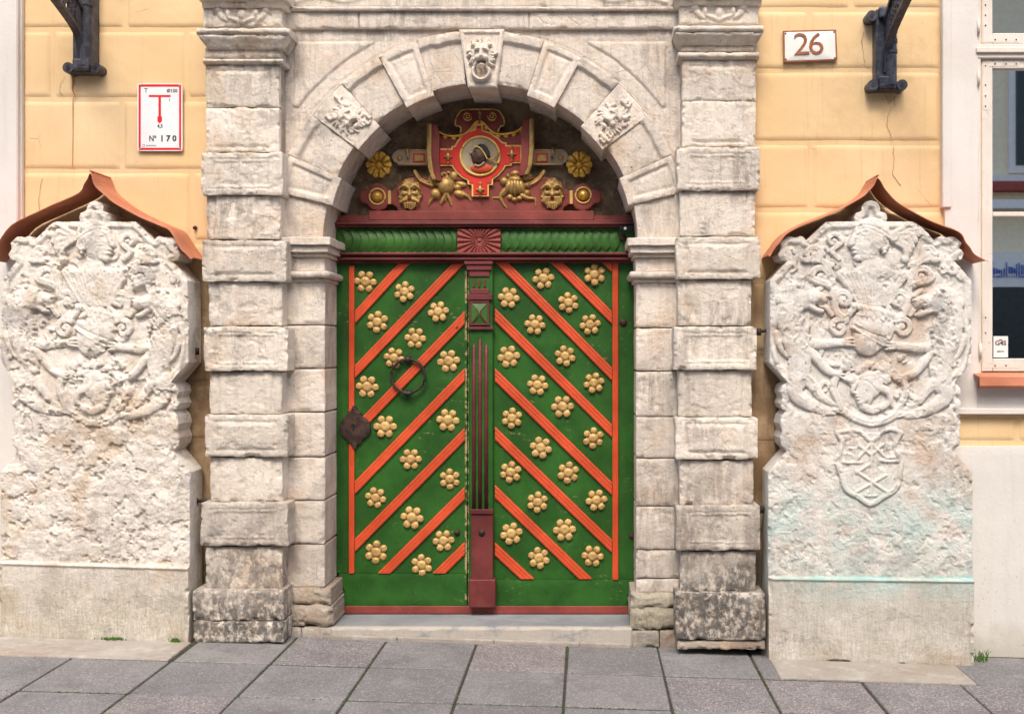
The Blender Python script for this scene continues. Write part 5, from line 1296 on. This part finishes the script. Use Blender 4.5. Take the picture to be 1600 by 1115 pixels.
# ============================================================ CAST IRON BRACKETS
def bracket(x0, x1, ytop, y0, y1, lab, mat, feet, slope, zo):
    cx = (x0+x1)/2; r = empty('iron_bracket', lab, 'bracket', P(cx, y1, 0), 'cast iron brackets on the yellow wall')
    Y = -.045
    X0, X1 = XW(x0, Y), XW(x1, Y); zt, zb = ZW(ytop, Y), ZW(y0, Y)
    m = MB(); m.box(X0, X1, Y, .04, zb, zt, .008, 2); w2 = (X1-X0)
    m.tube([((X0+X1)/2+w2*.18, Y-.005, zb), ((X0+X1)/2+w2*.18, Y-.005, zt)], w2*.26, 14)
    for z in np.linspace(zt-.25, zt-.02, 5): m.tube([((X0+X1)/2+w2*.18, Y-.005, z), ((X0+X1)/2+w2*.18, Y-.005, z+.02)], w2*.31, 14)
    m.make('post', M[mat], r, False)
    # foot with two bolt lugs
    def lug(y, a, b_, s=1):
        m = MB(); z = ZW(y, Y); q = .030
        m.box(XW(a, Y)+q*.8, XW(b_, Y)-q*.8, Y+.005, .04, z-q*.85, z+q*.8, .008, 2)
        m.box((X0+X1)/2-w2*.4, (X0+X1)/2+w2*.4, Y-.03, .0, z-q*.6, z+q*1.5, .01, 2)
        for x in (XW(a, Y)+q, XW(b_, Y)-q): m.tube([(x, Y-.004, z), (x, .04, z)], q, 16)
        o = m.make('bolt_flange', M[mat], r)
        m = MB()
        for x in (XW(a, Y)+q, XW(b_, Y)-q): m.tube([(x, Y-.0065, z), (x, Y-.002, z)], q*.42, 6)
        m.make('bolt', M['iron'], o)
    for (y, a, b_) in feet: lug(y, a, b_)
    # pierced arm springing outwards from the wall
    t = .016; xc = (X0+X1)/2; z0 = ZW(zo, 0)
    low = [(Y-.0, z0-.16), (Y-.02, z0-.06), (Y-.09, z0+.02), (Y-.3, z0+.02+.27*slope), (Y-.62, z0+.02+.62*slope), (Y-.95, z0+.42)]
    up = [(Y-.0, z0+.12), (Y-.05, z0+.15), (Y-.12, z0+.20), (Y-.3, z0+.30), (Y-.62, z0+.48), (Y-.95, z0+.62)]
    def bar(pts, wd, th, name):
        m = MB(); q = catmull(pts, 5)
        for a, b_ in zip(q, q[1:]):
            d = np.array(b_)-np.array(a); L_ = np.hypot(*d)+1e-9; nrm = np.array([-d[1], d[0]])/L_*th/2; e = d*.03
            m.prism([tuple(a-e-nrm), tuple(b_+e-nrm), tuple(b_+e+nrm), tuple(a-e+nrm)], 'x', xc-wd/2, xc+wd/2)
        return m.make(name, M[mat], r)
    bar(low, .042, .020, 'arm_flange'); bar(up, .042, .020, 'arm_flange')
    # web ornament: rings and ties
    lo = catmull(low[2:], 5); uq = catmull(up[2:], 5); m = MB(); n = min(len(lo), len(uq))
    for i in range(0, n, 1):
        a, b_ = np.array(lo[i]), np.array(uq[i]); c_ = (a+b_)/2; rad = np.hypot(*(b_-a))*.24
        for s in (-.23, .23):
            cc = c_+(b_-a)*s
            m.tube([(xc, cc[0]+rad*math.cos(q), cc[1]+rad*math.sin(q)) for q in [2*math.pi*k/10 for k in range(11)]], .0085, 6, False)
        m.tube([(xc, a[0], a[1]), (xc, b_[0], b_[1])], .0065, 6)
    m.make('pierced_web', M[mat], r)
    # gusset between post and arm
    m = MB(); m.prism([(Y+.01, z0-.14), (Y-.06, z0+.0), (Y-.10, z0+.08), (Y-.07, z0+.16), (Y+.01, z0+.14)], 'x', xc-.011, xc+.011); m.make('gusset', M[mat], r)
    return r
bracket(113, 145, -60, 104, 117, 'slate grey cast iron bracket with rust streak below, upper left wall', 'cast', ((106, 98, 157),), .30, 60)
bracket(1369, 1402, 14, 134, 146, 'blue-black cast iron bracket beside the house number plate', 'castb', ((133, 1356, 1418), (25, 1354, 1400)), .30, 72)
# rust streak and plaster cracks are thin real marks in the wall surface
m = MB(); pts = [(113, 118), (114, 126), (113, 140), (117, 150), (114, 158), (114, 210), (113, 262)]
m.tube([P(x, y, WY-.0005) for x, y in catmull(pts, 4)], [.0045-.0035*i/24 for i in range(25)], 6); rs_ = m.make('rust_streak', mk_simple('rust_stain', (.50, .22, .06), .9, sc=30), hs)
CRK = mk_simple('crack_brown', (.34, .23, .12), .95, sc=20)  # plain brown for the thin strands drawn along the plaster cracks
def crack(pts, name='plaster_crack'):
    m = MB(); q = []
    rn = random.Random(len(pts)+int(pts[0][0]))
    for a, b_ in zip(pts, pts[1:]):
        for k in range(4): t = k/4; q.append((a[0]+(b_[0]-a[0])*t+rn.uniform(-1.2, 1.2), a[1]+(b_[1]-a[1])*t+rn.uniform(-1, 1)))
    q.append(pts[-1]); m.tube([P(x, y, WY+.0008) for x, y in q], [rn.uniform(.0006, .0016) for _ in q], 5); o = m.make(name, CRK, None); o['kind'] = 'stuff'; o.parent = hs; o.location = -hs.location
crack([(1384, 145), (1388, 162), (1399, 150), (1398, 165), (1388, 178), (1386, 196), (1392, 208), (1394, 223)])
crack([(1395, 228), (1398, 250), (1395, 272), (1408, 290)]); crack([(1350, 50), (1346, 70), (1352, 100)])
crack([(100, 120), (92, 140), (96, 150)]); crack([(66, 280), (60, 310), (62, 330)])

# ============================================================ SIGNS
Y = WY-.016
sg = empty('hydrant_sign', 'white water hydrant sign with red border and red T, left wall', 'sign', P(250, 235, Y))
def rounded(x0, y0, x1, y1, r=3): 
    o = []
    for cx, cy, a0 in ((x1-r, y0+r, -90), (x1-r, y1-r, 0), (x0+r, y1-r, 90), (x0+r, y0+r, 180)):
        for k in range(4): a = R(a0+30*k); o.append((cx+r*math.cos(a), cy+r*math.sin(a)))
    return o
relief('plate', rounded(214.5, 130.5, 285, 236, 2), None, Y, .008, M['signw'], sg, 6)
m = MB()
for a in ((216.5, 132, 283, 135.6), (216.5, 231, 283, 234.4), (216.5, 135.7, 219.8, 230.9), (279.8, 135.7, 283, 230.9)): m.pbox(*a, Y-.001, .002)
m.make('red_border', M['signr'], sg)
m = MB(); m.pbox(232.5, 148.6, 266.5, 151.8, Y-.001, .002).pbox(247.6, 151.9, 251.4, 182, Y-.001, .002).make('key_symbol', M['signr'], sg)
relief('key_symbol', [(246, 182), (253, 182), (253, 190), (249.5, 193), (246, 190)], None, Y-.001, .002, M['signr'], sg, 2)
K = M['signk']; Yt = Y-.0008
text('lettering', 'T', 228, 144.5, 6.6, Yt, K, sg); text('lettering', 'Ø150', 268.8, 144.3, 5.2, Yt, K, sg, bold=.0004); text('lettering', '1', 265, 158.5, 5, Yt, K, sg)
text('lettering', '4,5', 250, 199.4, 5.2, Yt, K, sg, bold=.0004); text('lettering', 'Nº', 238.5, 220.5, 9, Yt, K, sg, sx=.8, bold=.0006); text('lettering', '1 7 0', 262.8, 220.5, 9, Yt, K, sg, bold=.0014)
m = MB()
for a in ((222.5, 225.4, 226, 226.1), (222.5, 228.8, 226, 229.5), (222.5, 226, 223.2, 229), (225.4, 226, 226.1, 229)): m.pbox(*a, Yt-.0004, .001)
m.pbox(228, 226.6, 244, 228.4, Yt-.0002, .001); m.make('small_print', mk_simple('grey_print', (.35, .35, .36), .5, bump=0), sg)
m = MB()
for x, y in ((218.6, 133.6), (281, 133.6), (218.6, 232.5), (281, 232)): m.dome(P(x, y, Y-.001), .0065, .004, 10, 3)
m.make('screw', M['strap'], sg, True)
# number plate
Y = WY-.018
npl = empty('house_number_plate', 'white enamel number plate reading 26 with brown rim', 'sign', P(1265, 97, Y))
def dome_(h): u = (h.X-1265.5)/41; v = (h.Y-72.5)/23; h.H += .010*(1-np.maximum(np.abs(u), np.abs(v))**2)
relief('rim', [(1223.5, 48.6), (1306.5, 46.4), (1308.6, 94.5), (1224.5, 97.6)], None, Y, .012, M['brownp'], npl, 5, bev=1, bevh=.002)
relief('enamel_face', [(1226, 51), (1304.3, 48.9), (1306, 92.6), (1226.8, 95.2)], dome_, Y-.0008, .002, M['enamel'], npl, 2)
def text2(name, s, px, py, hpx, ux, mat):
    text(name, s, px, py, hpx*1.22, Y-.0105, mat, npl, rot=1.5, ext=.0015, sx=1.12, bold=-.0005)
text2('digit', '2', 1252.8, 85.6, 29, 0, M['brownp']); text2('digit', '6', 1275.4, 84.9, 29, 0, M['brownp'])
m = MB()
for x, y in ((1227.5, 53), (1303, 50.5), (1228, 93), (1304.5, 91)): m.dome(P(x, y, Y-.002), .005, .004, 8, 3)
m.make('rivet', M['iron'], npl, True)
m = MB(); m.dome(P(305, 356, WY), .012, .02, 10, 3); tag(m.make('wall_eyebolt', M['ironp'], None, True), 'small rusty bolt stub in yellow wall right of the left hood', 'bolt')

# ============================================================ GRASS AND MOSS
def tuft(cx, cy, cz, n, h, sp, lab, seed, name='grass_tuft'):
    rn = random.Random(seed); m = MB()
    for i in range(n):
        x = cx+rn.gauss(0, sp); y = cy+rn.gauss(0, .012); a = rn.uniform(0, 6.28); hh = h*rn.uniform(.4, 1); ln = rn.uniform(.1, .9)*hh; w_ = rn.uniform(.0015, .003)
        dx, dy = math.cos(a), math.sin(a)*.5
        pts = [Vector((x, y, cz)), Vector((x+dx*ln*.3, y+dy*ln*.3, cz+hh*.6)), Vector((x+dx*ln, y+dy*ln, cz+hh*rn.uniform(.7, 1)))]
        s = Vector((-math.sin(a)*w_+w_*.5, .0, 0))
        v = [m.bm.verts.new(p) for p in (pts[0]-s, pts[0]+s, pts[1]+s*.8, pts[1]-s*.8)]; m.bm.faces.new(v)
        t = m.bm.verts.new(pts[2]); m.bm.faces.new((v[3], v[2], t))
    o = m.make(name, M['grass'], None); tag(o, lab, 'grass', kind=None); return o
tuft(XW(1526, -.1), -.10, gz(2.2)-.01, 60, .10, .03, 'green grass tuft at the foot of the right gravestone', 1)
tuft(XW(177, -.19), -.195, gz(-2.5)+.004, 260, .022, .033, 'wider low green moss tuft on the left kerb stone', 2, 'moss_tuft')
tuft(XW(275, -.19), -.195, gz(-2.2)+.004, 160, .026, .014, 'small green moss tuft at the right end of the left kerb stone', 3, 'moss_tuft')
m = MB(); rn = random.Random(12)
for i in range(900):
    k = rn.randrange(-6, 6)
    if rn.random() < .6: x = -.100+.5*k+rn.gauss(0, .002); y = -rn.uniform(0, 1.5)
    else: x = rn.uniform(-2.8, 2.6); y = rn.choice((-.529, -1.024, -1.524))+rn.gauss(0, .002)
    if float(fbm(np.array(x*9), np.array(y*9), 3, 3, 2)) < .03: continue
    m.dome((x, y, gz(x)-.008), .007, .006, 5, 2)
tag(m.make('joint_moss', M['moss'], None, True), kind='stuff')

# ============================================================ HOUSE ACROSS THE STREET (seen mirrored in the window)
oh = empty('opposite_house', 'yellow house across the street, seen only as a reflection in the window panes', 'house', (9, -15, 0))
def ob(name, x0, x1, y0, y1, z0, z1, m): return MB().box(x0, x1, y0, y1, z0, z1).make(name, m, oh)
OY = mk_simple('pale_yellow_facade', (.82, .72, .52), .9, var=.05); OW = mk_simple('white_facade_trim', (.75, .74, .70), .8, var=.04); OR = mk_simple('red_brown_trim', (.32, .07, .05), .8); OD = mk_simple('dark_shop_glass', (.03, .035, .035), .1); OB = mk_simple('blue_sign_panel', (.03, .12, .45), .5)
ob('wall', -14, 26, -15.6, -15, -.3, 9.6, OY)
for i in range(-5, 11):
    x = 9.05+i*2.2
    ob('window_frame', x-.55, x+.55, -15, -14.93, 5.2, 7.4, OW); ob('window_pane', x-.42, x+.42, -14.93, -14.91, 5.35, 7.25, OD)
ob('pale_band', -14, 26, -15, -14.88, 5.02, 5.15, OW); ob('red_band', -14, 26, -15, -14.7, 4.82, 5.0, OR); ob('cornice', -14, 26, -15, -14.6, 4.45, 4.62, OW)
ob('shop_front', -14, 26, -15, -14.9, 0, 2.9, OD); ob('fascia', -14, 26, -15, -14.85, 2.91, 3.6, OW)
m = MB()
for i in range(60): x = 8.0+i*.05; q = random.random(); m.box(x, x+.012+.02*q, -14.84, -14.82, 3.12+.06*q, 3.22+.2*random.random()).box(x, x+.04*random.random()+.01, -14.84, -14.82, 3.10, 3.13)
m.make('blue_sign', OB, oh)
m = MB(); m.prism([(-15, 9.6), (-14.6, 9.6), (-18, 11.4), (-18, 9.6)], 'x', -14, 26).make('roof', OR, oh)
